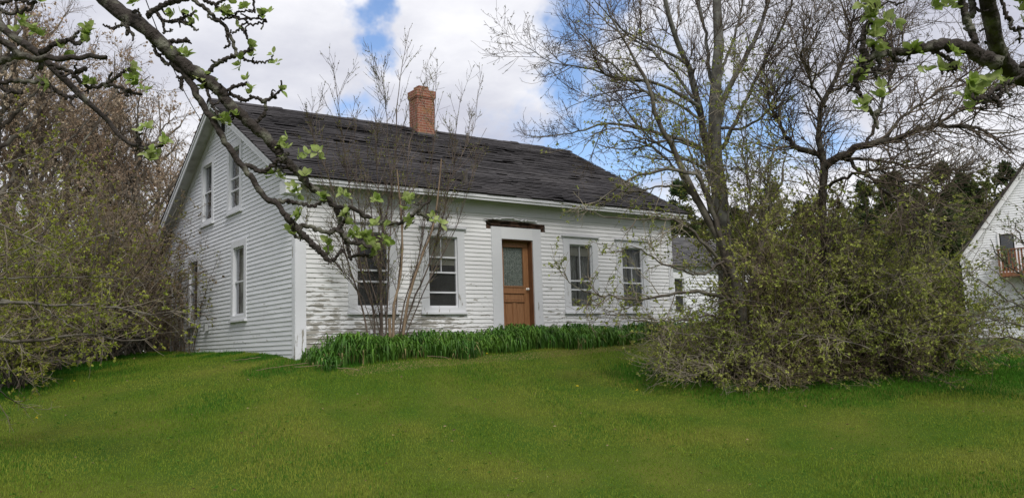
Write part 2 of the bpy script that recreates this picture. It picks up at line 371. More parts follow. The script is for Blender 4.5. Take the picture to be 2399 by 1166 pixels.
def make_ground():
    near = np.arange(-30, 50.1, .5); xs = np.concatenate([-np.geomspace(900, 34, 14), near, np.geomspace(54, 900, 14)])
    ys = np.concatenate([-np.geomspace(900, 34, 14), near, np.geomspace(54, 900, 14)])
    X, Y = np.meshgrid(xs, ys); Z = G(X, Y)-.01
    V = np.stack([X, Y, Z], -1).reshape(-1, 3); nx = len(xs); i, j = np.meshgrid(np.arange(nx-1), np.arange(len(ys)-1)); a = (j*nx+i).ravel()
    F = np.stack([a, a+1, a+nx+1, a+nx], 1)
    mt = mat('lawn soil and thatch', (.045, .090, .008), .95, (.10, .115, .018), .8, .38, .66, .6, 60, .1)
    o = part('ground', (V, [F]), mt, smooth=True); o['kind'] = 'structure'; o['label'] = 'sloping green lawn around the farmhouse'; o['category'] = 'ground'
make_ground()

# lawn colour is in the blades: short yellow-green blades and deeper green tall blades
def grass_mat(name, a, b, c, sc1):
    mt = mat(name, a, .6, b, sc1, .36, .62, island=.33, trans=.35, spec=.25)
    return mt
def blades(X, Y, h, wd, rng, lean=.5):
    K = len(X); Z = G(X, Y)-.012
    az = rng.uniform(0, 2*np.pi, K); dx, dy = np.cos(az), np.sin(az)
    la = rng.uniform(0, 2*np.pi, K); ll = rng.uniform(.05, lean, K)*h
    B = np.stack([X, Y, Z], 1); w_ = np.stack([dx*wd, dy*wd, np.zeros(K)], 1)*.5
    mid = B+np.stack([np.cos(la)*ll*.35, np.sin(la)*ll*.35, h*.6], 1); tip = B+np.stack([np.cos(la)*ll, np.sin(la)*ll, h*rng.uniform(.8, 1, K)], 1)
    V = np.stack([B-w_, B+w_, mid+w_*.7, mid-w_*.7, tip], 1).reshape(-1, 3)
    i = np.arange(K)[:, None]*5
    return V, [i+np.array([[0, 1, 2, 3]]), i+np.array([[3, 2, 4]])]
rng = np.random.default_rng(7)
def frustum(n, d0, d1, pw, margin=.66):
    """random ground points in front of the viewpoint, depth d0..d1, density falling with distance"""
    t = rng.random(n)**pw; dep = d0+(d1-d0)*t; lat = rng.uniform(-margin, margin, n)*dep
    f2 = FW[:2]/np.linalg.norm(FW[:2]); r2 = np.array([f2[1], -f2[0]])
    return CAM[0]+f2[0]*dep+r2[0]*lat, CAM[1]+f2[1]*dep+r2[1]*lat
def inside_house(x, y): return (x > -.02) & (x < 10.2) & (y > -.02) & (y < 9)
def vnoise(x, y, s, seed):
    r = np.random.default_rng(seed); o = 0
    for k in range(5):
        a = r.uniform(0, 6.28); f = s*(1.7**k); o = o+np.sin(x*np.cos(a)*f+y*np.sin(a)*f+r.uniform(0, 6))*np.sin(x*np.sin(a+1)*f-y*np.cos(a+.6)*f+r.uniform(0, 6))*.7**k
    return o
def thick_edge(x, y):
    """1 near the thickets and the house where the mower does not reach"""
    c = np.array([(5.6, -4.3, 1.3), (6.3, -5.3, 1.8), (7.3, -6.2, 1.9), (8.9, -7.0, 2.0), (10.6, -7.2, 2.0), (12.4, -7.0, 2.2), (14.5, -6.5, 2.2), (-.25, -.35, .6), (.3, -1.0, .5), (-7.5, -5.0, 1.6), (-6.6, -2.6, 1.7), (-6.2, .6, 1.5), (-4.6, 3.2, 1.5), (-3.0, 5.2, 1.2), (-1.2, 7.2, .9), (-.4, 3, .45), (-.4, 1, .5), (-.4, 5, .5), (-.7, -.6, .6), (-8, -3, 2.0)])
    o = np.zeros_like(x)
    for cx_, cy_, r in c: o = np.maximum(o, np.clip(1.35-np.hypot(x-cx_, y-cy_)/r, 0, 1))
    return o
def make_grass():
    x, y = frustum(520000, 7.2, 24, 1.15); k = ~inside_house(x, y); x, y = x[k], y[k]
    te = thick_edge(x, y); n1_ = vnoise(x, y, .8, 3); dep = (x-CAM[0])*FW[0]+(y-CAM[1])*FW[1]
    tall = te+.25*(n1_ > .9)
    h = (.024+.022*rng.random(len(x))**2+.012*np.clip(n1_, -1, 1)+.035*(rng.random(len(x)) < .008))*(1+1.6*te*rng.uniform(.5, 1.4, len(x)))
    wd = .0042*(.75+dep/14)*rng.uniform(.6, 1.3, len(x))
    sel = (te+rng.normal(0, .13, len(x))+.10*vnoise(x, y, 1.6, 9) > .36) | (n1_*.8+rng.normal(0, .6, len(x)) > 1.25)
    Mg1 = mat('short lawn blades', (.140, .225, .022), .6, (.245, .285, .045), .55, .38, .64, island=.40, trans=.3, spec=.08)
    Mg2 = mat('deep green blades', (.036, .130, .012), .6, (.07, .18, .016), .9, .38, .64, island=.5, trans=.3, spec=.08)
    edge = (y > -1.95) & (y < -1.38) & (x > .2) & (x < 11) & (rng.random(len(x)) < .7)
    Mg3 = mat('dry straw', (.30, .24, .10), .8, (.20, .17, .06), 3, .4, .6, island=.4)
    h = np.where(edge, .022, h)
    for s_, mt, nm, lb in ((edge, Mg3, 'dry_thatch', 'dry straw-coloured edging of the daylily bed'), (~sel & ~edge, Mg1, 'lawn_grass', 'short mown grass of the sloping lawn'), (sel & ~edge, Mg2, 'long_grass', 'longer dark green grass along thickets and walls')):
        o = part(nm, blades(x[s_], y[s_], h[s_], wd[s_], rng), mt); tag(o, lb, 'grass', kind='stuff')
    # meadow strip and lawn on the far right, coarser
    x, y = frustum(60000, 24, 44, 1.0); k = ~inside_house(x, y) & (y < 9); x, y = x[k], y[k]
    o = part('far_grass', blades(x, y, .05*np.ones(len(x)), .016*np.ones(len(x)), rng), Mg1); tag(o, 'grass of the neighbouring yard by the road', 'grass', kind='stuff')
make_grass()
def make_weeds():
    r = np.random.default_rng(15); x, y = frustum(650, 7.5, 22, 1.0); k = ~inside_house(x, y); x, y = x[k], y[k]; m_ = 7
    X = np.repeat(x, m_)+r.normal(0, .012, len(x)*m_); Y = np.repeat(y, m_)+r.normal(0, .012, len(x)*m_); C = np.stack([X, Y, G(X, Y)+.022], 1)
    D = np.stack([r.normal(size=len(X)), r.normal(size=len(X)), r.uniform(.1, .7, len(X))], 1)
    v, f = leaves(C, .036, r, nrm(D), .42, .1); o = part('lawn_weeds', (v, [f]), mat('broad weed leaves', (.075, .17, .022), .8, (.12, .21, .03), 2, .4, .6, island=.3, trans=.25, spec=.05)); tag(o, 'small broad-leaved weeds scattered through the lawn', 'weeds', kind='stuff')
    x, y = frustum(260, 7.5, 20, 1.0); k = ~inside_house(x, y); x, y = x[k], y[k]; C = np.stack([x, y, G(x, y)+.04], 1)
    v, f = leaves(C, .045, r, np.stack([r.normal(size=len(x)), r.normal(size=len(x)), r.normal(0, .2, len(x))], 1), .5, .1); o = part('leaf_litter', (v, [f]), mat('old brown leaves', (.16, .11, .05), .8, (.24, .19, .10), 2, .4, .6, island=.4)); tag(o, 'dead brown leaves scattered on the lawn', 'leaf litter', kind='stuff')

make_weeds()
def dandelion(u, v, lab, s=1.0):
    p = WG(u, v); z = G(p[0], p[1]); t = thing('dandelion', lab, 'flower', (p[0], p[1], z), 'dandelions on the lawn')
    P = np.array([[[p[0], p[1], z], [p[0]+.01, p[1], z+.04], [p[0]+.012, p[1], z+.075]]]); V, F = tubes(P, np.full((1, 3), .002), 4); part('stem', (V, [F]), M_stem, t)
    r = np.random.default_rng(int(u)); K = 40; c = np.repeat(P[:, 2], K, 0); d = nrm(np.stack([r.normal(size=K), r.normal(size=K), np.full(K, .5)], 1))
    part('flower_head', leaves(c, np.full(K, .024*s), r, d, .35, .2)[0:1]+([np.arange(4*K).reshape(K, 4)],), M_yellow, t)
M_stem = mat('flower stem', (.12, .20, .05), .6); M_yellow = mat('dandelion yellow', (.80, .62, .04), .6)
for (u, v, lb) in [(172, 902, 'yellow dandelion in short grass below the left thicket'), (83, 992, 'yellow dandelion nearest the left edge of the lawn'), (1352, 915, 'yellow dandelion alone on the open middle lawn'),
                   (1492, 925, 'yellow dandelion just right of the middle of the lawn'), (1778, 886, 'yellow dandelion in front of the right thicket'), (1140, 838, 'dandelion at the foot of the daylilies below the door')]:
    dandelion(u, v, lb)

# ------------------------------------------------------------------ daylilies along the front wall
def make_lilies():
    r = np.random.default_rng(11); K = 9000
    x = r.uniform(-.05, 12.0, K); yf = -1.35+.18*np.sin(x*1.7)+.10*np.sin(x*4.1)-.10*(x < 1.0); y = yf+(r.random(K)**.9)*(-.28-yf)
    k = (x > -.1) | (y > -.9+.3*np.sin(x*5)); x, y = x[k], y[k]; K = len(x)
    # plants come in clumps
    cx_ = np.round(x/.23)*.23+.06*np.sin(y*31); x = x+(cx_-x)*r.uniform(0, .5, K)
    h = r.uniform(.16, .42, K)*(1+.18*np.sin(x*2.3)*np.sin(x*.9+1))*(1-.35*(x < .4)-.12*(y < -1.1)); az = r.uniform(0, 2*np.pi, K); az = np.where(r.random(K) < .45, r.normal(-np.pi/2, .7, K), az)
    reach = h*r.uniform(.25, 1.0, K); n = 6; t = np.linspace(0, 1, n)
    zt = np.where(t[None] < .55, np.sin(t[None]/.55*np.pi/2*.92), 1-(t[None]-.55)**2*r.uniform(.5, 4.2, K)[:, None])
    Z = G(x, y)[:, None]-.02+h[:, None]*zt; ho = reach[:, None]*t[None]**1.6
    X = x[:, None]+np.cos(az)[:, None]*ho; Y = y[:, None]+np.sin(az)[:, None]*ho
    wv = (.009+.008*r.random(K))[:, None]*np.array([.7, 1, 1, .85, .55, .06])[None]
    sx, sy = -np.sin(az)[:, None]*wv, np.cos(az)[:, None]*wv
    V = np.stack([np.stack([X-sx, Y-sy, Z], -1), np.stack([X+sx, Y+sy, Z], -1)], 2).reshape(-1, 3)
    b = (np.arange(K)*n*2)[:, None]+(np.arange(n-1)*2)[None]; F = np.stack([b, b+1, b+3, b+2], -1).reshape(-1, 4)
    mt = mat('daylily leaves', (.055, .150, .018), .5, (.115, .225, .030), 1.5, .38, .62, island=.45, trans=.3, spec=.3)
    dd_ = r.random(K) < .06; Fk = F.reshape(K, n-1, 4); F = Fk[~dd_].reshape(-1, 4)
    Vd = V.reshape(K, 2*n, 3)[dd_]; Vd[:, :, 2] -= .25*(Vd[:, :, 2]-Vd[:, :1, 2]); Fd = (np.arange(len(Vd))[:, None, None]*2*n+(np.arange(n-1)*2)[None, :, None]+np.array([0, 1, 3, 2])[None, None]).reshape(-1, 4)
    tag(part('dry_daylily_leaves', (Vd.reshape(-1, 3), [Fd]), mat('dry daylily leaves', (.30, .25, .11), .8, (.20, .18, .07), 3, island=.4)), 'withered straw-coloured leaves among the daylilies', 'ground cover', kind='stuff')
    tag(part('daylily_leaves', (V, [F]), mt, smooth=False), 'bed of green strap-leaved daylilies along the front wall', 'ground cover', kind='stuff')
make_lilies()

# ------------------------------------------------------------------ farmhouse
D_, LX = 8.65, 10.16; PITCHC = .0895; ZB = -.62; EZ, EY = 3.05, -.35; RY = D_/2; RZ = 5.66
SL = (RZ-EZ)/(RY-EY)
def zroof(y): return EZ+SL*(min(y, D_-y)-EY)
house = thing('farmhouse', 'old white clapboard farmhouse with peeling paint, dark shingle roof and brown door', 'house', (0, 0, -.2))
TF = lambda a, o, z: (a, -o, z)
TG = lambda a, o, z: (-o, a, z)
TR = lambda a, o, z: (LX+o, a, z)
TB = lambda a, o, z: (a, D_+o, z)
def tbox(mb, T, a0, a1, o0, o1, z0, z1):
    p = [T(a0, o0, z0), T(a1, o0, z0), T(a1, o1, z0), T(a0, o1, z0), T(a0, o0, z1), T(a1, o0, z1), T(a1, o1, z1), T(a0, o1, z1)]
    mb.box8(p)
def cut(segs, h0, h1):
    o = []
    for (a, b) in segs:
        if h1 <= a or h0 >= b: o.append((a, b)); continue
        if a < h0: o.append((a, h0))
        if h1 < b: o.append((h1, b))
    return o
def wall(T, lo, hi, z0, z1, holes, boards_mat, name, rngs, holes_boards=None, trimL=0, trimR=0):
    """lo(z), hi(z): wall ends; holes: (a0,a1,z0,z1)"""
    back = MB(); bd = MB(); r = np.random.default_rng(rngs); z = z0
    while z < z1-.02:
        zt = min(z+PITCHC, z1); aL, aR = max(lo(z), lo(zt)), min(hi(z), hi(zt))
        if aR-aL < .08: break
        segs = [(aL, aR)]
        for h in holes:
            if zt > h[2]-.03 and z < h[3]+.03: segs = cut(segs, h[0]-.03, h[1]+.03)
        for a, b in segs: tbox(back, T, a, b, -.14, -.004, z, zt)
        segs = [(max(aL, lo(z)+trimL), min(aR, hi(z)-trimR))]
        for h in (holes_boards or holes):
            if zt > h[2]+.02 and z < h[3]-.02: segs = cut(segs, h[0]-.10, h[1]+.10)
        for a, b in segs:
            x = a
            while x < b-.01:       # separate boards butted end to end
                e = min(x+r.uniform(1.2, 4.2), b)
                if b-e < .35: e = b
                nseg = max(1, int((e-x)/.45)); xs = np.linspace(x+.001, e-.001, nseg+1); dz = r.normal(0, .0006, nseg+1)+r.normal(0, .0011); do = r.normal(0, .0010, nseg+1)
                for i in range(nseg):
                    p = []
                    v = [T(xs[i], .022+do[i], z+dz[i]), T(xs[i+1], .022+do[i+1], z+dz[i+1]), T(xs[i+1], .007, zt+.004), T(xs[i], .007, zt+.004),
                         T(xs[i], .004, z+dz[i]+.001), T(xs[i+1], .004, z+dz[i+1]+.001)]
                    bd.add(v, [[0, 1, 2, 3], [0, 4, 5, 1]])
                x = e
        z = zt
    o = part(name, bd, boards_mat, house); part('sheathing', back, M_room, o)
    return o
zm = {1: (1.34, 1.115), 2: (1.34, .92), 3: (1.24, 1.03), 4: (1.22,)}
WF = [(1.24, 1.95), (2.875, 3.585), (6.71, 7.42), (8.40, 9.11)]
WGl = [(2.83, 3.54, .60, 2.10), (6.21, 6.92, .60, 2.10), (3.16, 3.87, 3.0, 4.37), (5.145, 5.855, 3.0, 4.37)]
DX0, DX1, DZ0, DZ1 = 4.748, 5.62, .08, 2.13
fh = [(a, b, .60, 2.10) for a, b in WF]+[(DX0, DX1, ZB, DZ1)]
rot = (4.36, 5.92, 2.44, 2.50)
wall(TF, lambda z: 0, lambda z: LX, ZB, 2.93, fh+[(4.3, 5.95, 2.45, 2.47)], M_front, 'clapboard_wall', 1,
     holes_boards=[(a, b, .50, 2.22) for a, b in WF]+[(DX0-.16, DX1+.12, ZB, 2.33), (4.45, 5.90, 2.36, 2.49)], trimL=.17, trimR=.12)
gl = lambda z: 0 if z < zroof(0) else (z-zroof(0))/SL
gh_ = lambda z: D_ if z < zroof(0) else D_-(z-zroof(0))/SL
wall(TG, gl, gh_, ZB, 5.35, WGl, M_gable, 'clapboard_wall', 2, holes_boards=[(a, b, c-.06, d+.10) for a, b, c, d in WGl], trimL=.13, trimR=.10)
wall(TR, gl, gh_, ZB, 5.35, [], M_gable, 'clapboard_wall', 3)
wall(TB, lambda z: 0, lambda z: LX, ZB, 2.93, [], M_gable, 'clapboard_wall', 4)
fl = MB(); fl.box(.14, LX-.14, .14, D_-.14, .0, .10); fl.box(.14, LX-.14, .14, D_-.14, 2.62, 2.72); fl.box(4.4, 4.5, .14, D_-.14, .1, 2.62); fl.box(5.9, 6.0, .14, D_-.14, .1, 2.62); fl.box(.14, LX-.14, 3.9, 4.0, .1, 2.62); fl.box(3.9, 4.0, .14, D_-.14, 2.72, 3.6)
part('floor_and_partition', fl, M_room, house)
# corner boards
for T, a0, a1, zt in ((TF, -.030, .185, 2.70), (TG, .0, .13, 2.95), (TF, LX-.13, LX+.03, 2.70), (TG, D_-.11, D_+.03, 2.95)):
    mb = MB(); tbox(mb, T, a0, a1, .0, .032, ZB, zt); part('corner_board', mb, M_corner if a0 < 1 else M_trim, house)
# frieze, soffit, fascia, crown of the front eave
mb = MB(); tbox(mb, TF, -.03, 6.02, 0, .036, 2.66, 2.945); tbox(mb, TF, 6.024, LX+.03, 0, .034, 2.655, 2.945); part('frieze_board', mb, M_trim, house)
mb = MB(); tbox(mb, TF, -.30, LX+.32, -.02, .30, 2.945, 2.965); part('soffit', mb, M_soffit, house)
mb = MB()
p = [(-.30, 2.925), (.03, 0)]
tbox(mb, TF, -.32, LX+.34, .30, .325, 2.90, 3.02); tbox(mb, TF, -.33, LX+.35, .326, .345, 2.955, 3.035); tbox(mb, TF, -.03, LX+.03, .037, .075, 2.90, 2.943); part('cornice', mb, M_trim, house)
mb = MB(); tbox(mb, TF, -.32, -.03, .0, .299, 2.70, 2.944)
part('cornice_return', mb, M_trim, house)
# rakes: board on the wall, soffit, outer fascia  (both gable ends)
def slope_box(mb, x0, x1, ya, yb, dz0, dz1):
    """board following the roof slope between ya and yb; dz offsets below the roof surface"""
    za, zb = zroof(ya), zroof(yb)
    mb.box8([(x0, ya, za-dz1), (x1, ya, za-dz1), (x1, yb, zb-dz1), (x0, yb, zb-dz1), (x0, ya, za-dz0), (x1, ya, za-dz0), (x1, yb, zb-dz0), (x0, yb, zb-dz0)])
for xa, xb, xc, sgn in ((-.035, -.31, -.335, -1), (LX+.035, LX+.31, LX+.335, 1)):
    for ya, yb in ((EY+.02, RY), (RY, D_-EY-.02)):
        mb = MB(); slope_box(mb, min(0, sgn*.001)+ (0 if sgn < 0 else LX), xa, max(ya, .0), min(yb, D_), .075, .26); part('rake_frieze', mb, M_trim, house)
        mb = MB(); slope_box(mb, xa, xb, ya, yb, .085, .10); part('soffit', mb, M_soffit, house)
        mb = MB(); slope_box(mb, xb, xc, ya, yb, .035, .20); slope_box(mb, xc, xc+sgn*.02, ya, yb, .028, .09); part('rake_board', mb, M_trim, house)
# roof slabs and shingle courses
rf = MB()
for ya, yb in ((EY, RY), (RY, D_-EY)): slope_box(rf, -.36, LX+.36, ya, yb, .004, .034)
roof = part('roof', rf, M_shingle, house)
def shingles():
    r = np.random.default_rng(5); mb = MB(); sl = math.hypot(RY-EY, RZ-EZ); cy_, cz_ = (RY-EY)/sl, (RZ-EZ)/sl; e = .118; nc = int(sl/e)
    for side in (0, 1):
        for c in range(nc+1):
            s0 = c*e-.03; s1 = min(s0+e+.02, sl); x = -.375+.01*r.random()+(0 if side else (-.02 if c % 2 else 0)); base = r.normal(0, .004); 
            while x < LX+.38:
                wv = r.uniform(.26, .50); x1 = min(x+wv, LX+.385)
                if r.random() < (.012 if side == 0 else 0): x = x1; continue
                up = (abs(r.normal(0, .004))+.017+(.022 if r.random() < .03 else 0))*(1 if side == 0 else .6); ds = r.normal(0, .004)+(r.random() < .04)*r.uniform(-.03, .015)
                up2 = up+r.normal(0, .004); ds2 = ds+r.normal(0, .004)
                def Q(x_, s_, h_):
                    y_ = EY+s_*cy_-h_*cz_; z_ = EZ+s_*cz_+h_*cy_+.012*math.sin(x_*.9)*s_/sl
                    return (x_, y_ if side == 0 else D_-y_, z_)
                a, b, c_, d_ = Q(x+.002, s0+ds, up+base), Q(x1-.002, s0+ds2, up2+base), Q(x1-.002, s1, .006), Q(x+.002, s1, .006)
                mb.add([a, b, c_, d_, Q(x+.002, s0+ds+.004, up+base-.011), Q(x1-.002, s0+ds2+.004, up2+base-.011)], [[0, 1, 2, 3], [0, 4, 5, 1]])
                x = x1
    part('shingle_courses', mb, M_shingle, roof)
    cp = MB(); x = -.38
    while x < LX+.36:
        x1 = x+r.uniform(.22, .3); h = .022+r.normal(0, .006)+(.02 if r.random() < .1 else 0)
        for sg in (-1, 1): cp.box8([(x, RY, RZ+h), (x1, RY, RZ+h+.004), (x1, RY+sg*.13, RZ+h-.075), (x, RY+sg*.13, RZ+h-.08), (x, RY, RZ+h+.012), (x1, RY, RZ+h+.016), (x1, RY+sg*.13, RZ+h-.063), (x, RY+sg*.13, RZ+h-.068)])
        x = x1-.01
    part('ridge_cap', cp, M_shingle, roof)
shingles()
# chimney
ch = MB(); ch.box(5.0, 5.53, 3.98, 4.42, 5.3, 6.44); chim = part('chimney', ch, M_brick, house)
mb = MB(); mb.box(4.985, 5.545, 3.965, 4.435, 6.442, 6.475); mb.box(4.97, 5.56, 3.95, 4.45, 6.477, 6.67); part('chimney_cap', mb, M_brick, chim)
mb = MB(); mb.box(5.10, 5.40, 4.06, 4.34, 6.672, 6.80); part('chimney_pot', mb, M_brick, chim)
mb = MB(); mb.box(4.95, 5.58, 3.88, 3.975, 5.35, 5.455); part('flashing', mb, M_slate, chim)

def window(T, a0, a1, z0, z1, rails=(), blind=None, vmunt=(), hood=True, curtain=True, cas=.19, gm=None, q=.028, name='window', parent=house, seed=0, label=None):
    r = np.random.default_rng(seed)
    c = MB()
    tbox(c, T, a0-cas, a0-.0, -.02, .034, z0-.135, z1+.15); tbox(c, T, a1, a1+cas-.01, -.02, .034, z0-.135, z1+.15); tbox(c, T, a0, a1, -.02, .033, z1, z1+.15)
    tbox(c, T, a0+.001, a1-.001, -.02, .037, z0-.135, z0-.001)
    w_ = part(name, c, M_trim, parent, label=label)
    s = MB()       # sash stiles and rails
    tbox(s, T, a0, a0+q, -.06, -.012, z0, z1); tbox(s, T, a1-q, a1, -.06, -.012, z0, z1)
    tbox(s, T, a0+q, a1-q, -.06, -.013, z0, z0+.045); tbox(s, T, a0+q, a1-q, -.06, -.013, z1-.03, z1)
    for z in rails: tbox(s, T, a0+q, a1-q, -.058, -.010, z-.018, z+.018)
    for (m0, mz0, mz1) in vmunt: tbox(s, T, m0-.007, m0+.007, -.05, -.016, mz0, mz1)
    part('sash', s, M_trim, w_)
    g = MB(); zz = [z0+.045]+sorted(rails)+[z1-.03]
    for i in range(len(zz)-1):
        o_ = -.036-.003*i; v = [T(a0+q, o_+r.normal(0, .001), zz[i]), T(a1-q, o_+r.normal(0, .001), zz[i]), T(a1-q, o_+r.normal(0, .001), zz[i+1]), T(a0+q, o_+r.normal(0, .001), zz[i+1])]
        g.quad(*v)
    part('pane', g, gm or M_glass, w_)
    if hood:
        h = MB(); tbox(h, T, a0-cas-.02, a1+cas+.01, -.01, .055, z1+.152, z1+.175); tbox(h, T, a0-cas-.045, a1+cas+.035, -.01, .080, z1+.176, z1+.20); part('hood', h, M_trim, w_)
    h = MB(); tbox(h, T, a0-cas-.02, a1+cas+.01, -.01, .075, z0-.137, z0-.092); part('sill', h, M_trim, w_)
    if blind:
        h = MB(); h.quad(T(a0, -.068, blind), T(a1, -.068, blind), T(a1, -.068, z1), T(a0, -.068, z1)); part('blind', h, M_blind, w_)
    if curtain:
        h = MB(); xs = np.linspace(a0-.02, a1+.02, 25); oo = -.16+.018*np.sin(np.arange(25)*1.9)
        gap = set(range(11, 13))
        for i in range(24):
            if i in gap: continue
            h.quad(T(xs[i], oo[i], z0-.05), T(xs[i+1], oo[i+1], z0-.05), T(xs[i+1], oo[i+1], z1), T(xs[i], oo[i], z1))
        part('curtain', h, M_curt, w_)
    return w_
window(TF, *WF[0], .60, 2.10, (1.34, 1.115), seed=1, curtain=False)
window(TF, *WF[1], .60, 2.10, (1.34, .92, 1.66), blind=1.50, vmunt=[(3.2, 1.36, 2.07)], seed=2, curtain=False)
window(TF, *WF[2], .60, 2.10, (1.24, 1.03), blind=1.84, vmunt=[(7.06, 1.26, 2.07)], seed=3)
window(TF, *WF[3], .60, 2.10, (1.22, 1.60), vmunt=[(8.755, 1.24, 1.62)], seed=4)
window(TG, *WGl[0], (1.34,), hood=False, cas=.15, seed=5, gm=M_glass2, q=.018)
window(TG, *WGl[1], (1.34,), hood=False, cas=.15, curtain=False, seed=6, gm=M_glass2, q=.018)
window(TG, *WGl[2], (3.70, 3.42), hood=False, cas=.15, seed=7, gm=M_glass2, q=.018)
window(TG, *WGl[3], (3.70,), hood=False, cas=.15, curtain=False, seed=8, gm=M_glass2, q=.018)
mb = MB(); tbox(mb, TG, 4.12, 4.48, .0, .03, 4.86, 5.16); vent = part('gable_vent', mb, M_trim, house)
mb = MB()
for i in range(6): z = 4.89+i*.042; mb.quad(TG(4.15, .032, z), TG(4.45, .032, z), TG(4.45, .045, z+.03), TG(4.15, .045, z+.03))
part('louvres', mb, M_dark, vent)

# door
mb = MB()
tbox(mb, TF, 4.475, DX0, -.02, .036, ZB+.2, DZ1+.262); tbox(mb, TF, DX1, 5.855, -.02, .036, ZB+.2, DZ1+.262); part('door_casing', mb, M_trim, house)
mb = MB(); tbox(mb, TF, DX0, DX1, -.02, .034, DZ1, DZ1+.262); part('door_lintel', mb, M_lintel, house)
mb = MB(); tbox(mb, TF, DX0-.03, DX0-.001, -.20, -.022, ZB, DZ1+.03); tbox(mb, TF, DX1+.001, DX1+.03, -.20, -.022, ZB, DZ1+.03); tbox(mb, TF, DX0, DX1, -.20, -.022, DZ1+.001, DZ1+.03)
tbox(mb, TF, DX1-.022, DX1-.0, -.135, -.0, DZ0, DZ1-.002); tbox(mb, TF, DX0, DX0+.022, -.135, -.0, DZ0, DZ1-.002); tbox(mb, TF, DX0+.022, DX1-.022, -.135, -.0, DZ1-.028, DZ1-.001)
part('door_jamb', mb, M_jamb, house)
mb = MB(); tbox(mb, TF, DX0-.05, DX1+.05, -.2, .06, DZ0-.4, DZ0-.001); part('doorstep', mb, M_post, house)
d = MB(); da, db = DX0+.022, DX1-.022; O0, O1 = -.185, -.140
def dbox(a0, a1, z0, z1, o0=O0, o1=O1): tbox(d, TF, a0, a1, o0, o1, z0, z1)
ga0, ga1, gz0, gz1 = da+.135, db-.145, 1.10, 1.97
dbox(da, ga0, DZ0, DZ1-.03); dbox(ga1, db, DZ0, DZ1-.03); dbox(ga0, ga1, gz1, DZ1-.03); dbox(ga0, ga1, .93, gz0); dbox(ga0, ga1, .72, .755); dbox(ga0, ga1, DZ0, .22)
dbox((ga0+ga1)/2-.045, (ga0+ga1)/2+.045, .22, .72)
dbox(ga0, ga1, .755, .93, -.178, -.152); dbox(ga0, ga1, .22, .72, -.178, -.156)
for (x0, x1, z0, z1) in ((ga0+.03, ga1-.03, .785, .90), (ga0+.03, (ga0+ga1)/2-.075, .25, .69), ((ga0+ga1)/2+.075, ga1-.03, .25, .69)): dbox(x0, x1, z0, z1, -.178, -.146)
for (x0, x1, z0, z1) in ((ga0-.012, ga1+.012, gz0-.03, gz0-.006), (ga0-.012, ga1+.012, gz1+.004, gz1+.02), (ga0-.012, ga1+.012, .932, .945), (ga0-.012, ga1+.012, .742, .752)): dbox(x0, x1, z0, z1, -.141, -.126)
door = part('door', d, M_wood, house)
mb = MB(); mb.quad(TF(ga0, -.165, gz0), TF(ga1, -.165, gz0), TF(ga1, -.165, gz1), TF(ga0, -.165, gz1)); part('door_pane', mb, M_glass, door)
mb = MB(); xs = np.linspace(ga0, ga1, 61); oo = -.182+.010*np.sin(np.arange(61)*.84)+.004*np.sin(np.arange(61)*2.1)
for i in range(60): mb.quad(TF(xs[i], oo[i]-.006, gz0-.02), TF(xs[i+1], oo[i+1]-.006, gz0-.02), TF(xs[i+1], oo[i+1]-.006, gz1), TF(xs[i], oo[i]-.006, gz1))
part('lace_curtain', mb, M_lace, door)
def lathe(c, ax, prof, n=16):
    ax = np.array(ax, float); q = np.cross(ax, (0, 0, 1)); q = q/np.linalg.norm(q); p_ = np.cross(ax, q); V = []
    for (h, r_) in prof:
        for k in range(n): a = 2*np.pi*k/n; V.append(np.array(c)+ax*h+r_*(np.cos(a)*q+np.sin(a)*p_))
    F = [[i*n+k, i*n+(k+1) % n, (i+1)*n+(k+1) % n, (i+1)*n+k] for i in range(len(prof)-1) for k in range(n)]
    return np.array(V), np.array(F)
v, f = lathe((db-.055, .140, 1.03), (0, -1, 0), [(0, .030), (.006, .030), (.008, .010), (.03, .010), (.036, .022), (.048, .030), (.060, .029), (.070, .018), (.073, .0005)])
part('door_knob', (v, [f]), M_porc, door, smooth=True)
# rotted strip above the door
def rotten():
    r = np.random.default_rng(9); cav = MB(); tbox(cav, TF, 4.30, 5.98, -.02, -.002, 2.34, 2.60); o = part('rotted_gap', cav, M_rot, house, label='dark rotted gap above the door casing')
    mb = MB(); xs = np.linspace(4.28, 5.98, 40)
    en = np.clip(np.minimum((xs-4.28)/.16, (5.98-xs)/.10), 0, 1); zt = 2.555-.028*(xs-4.3)+np.cumsum(r.normal(0, .006, 40))*.5; zb = zt-en*(.10+r.normal(0, .012, 40))-.02; zt = zt-.0*en
    for i in range(39):     # dark torn underside hanging below the boards
        mb.quad(TF(xs[i], .027, zt[i]-.035*en[i]), TF(xs[i+1], .027, zt[i+1]-.035*en[i+1]), TF(xs[i+1], .022, zt[i+1]), TF(xs[i], .022, zt[i])); mb.quad(TF(xs[i], .028, zb[i]), TF(xs[i+1], .028, zb[i+1]), TF(xs[i+1], .024, zb[i+1]+.03*en[i+1]), TF(xs[i], .024, zb[i]+.03*en[i]))
        mb.quad(TF(xs[i], .030, zb[i]), TF(xs[i+1], .030, zb[i+1]), TF(xs[i+1], .0, zb[i+1]+.02), TF(xs[i], .0, zb[i]+.02))
    part('rotten_boards', mb, M_rot, o)
    mb = MB(); xs = np.linspace(4.5, 5.75, 26); za = 2.505+r.normal(0, .010, 26); za[6:12] += .03
    for i in range(25):     # curled strip of painted flashing
        mb.quad(TF(xs[i], .034, za[i]+.085), TF(xs[i+1], .034, za[i+1]+.085), TF(xs[i+1], .075, za[i+1]+.05), TF(xs[i], .075, za[i]+.05))
    part('loose_flashing', mb, M_lintel, o)
rotten()
mb = MB(); tbox(mb, TG, 5.30, 5.42, .026, .11, .34, .50); part('electric_box', mb, M_galv, house)
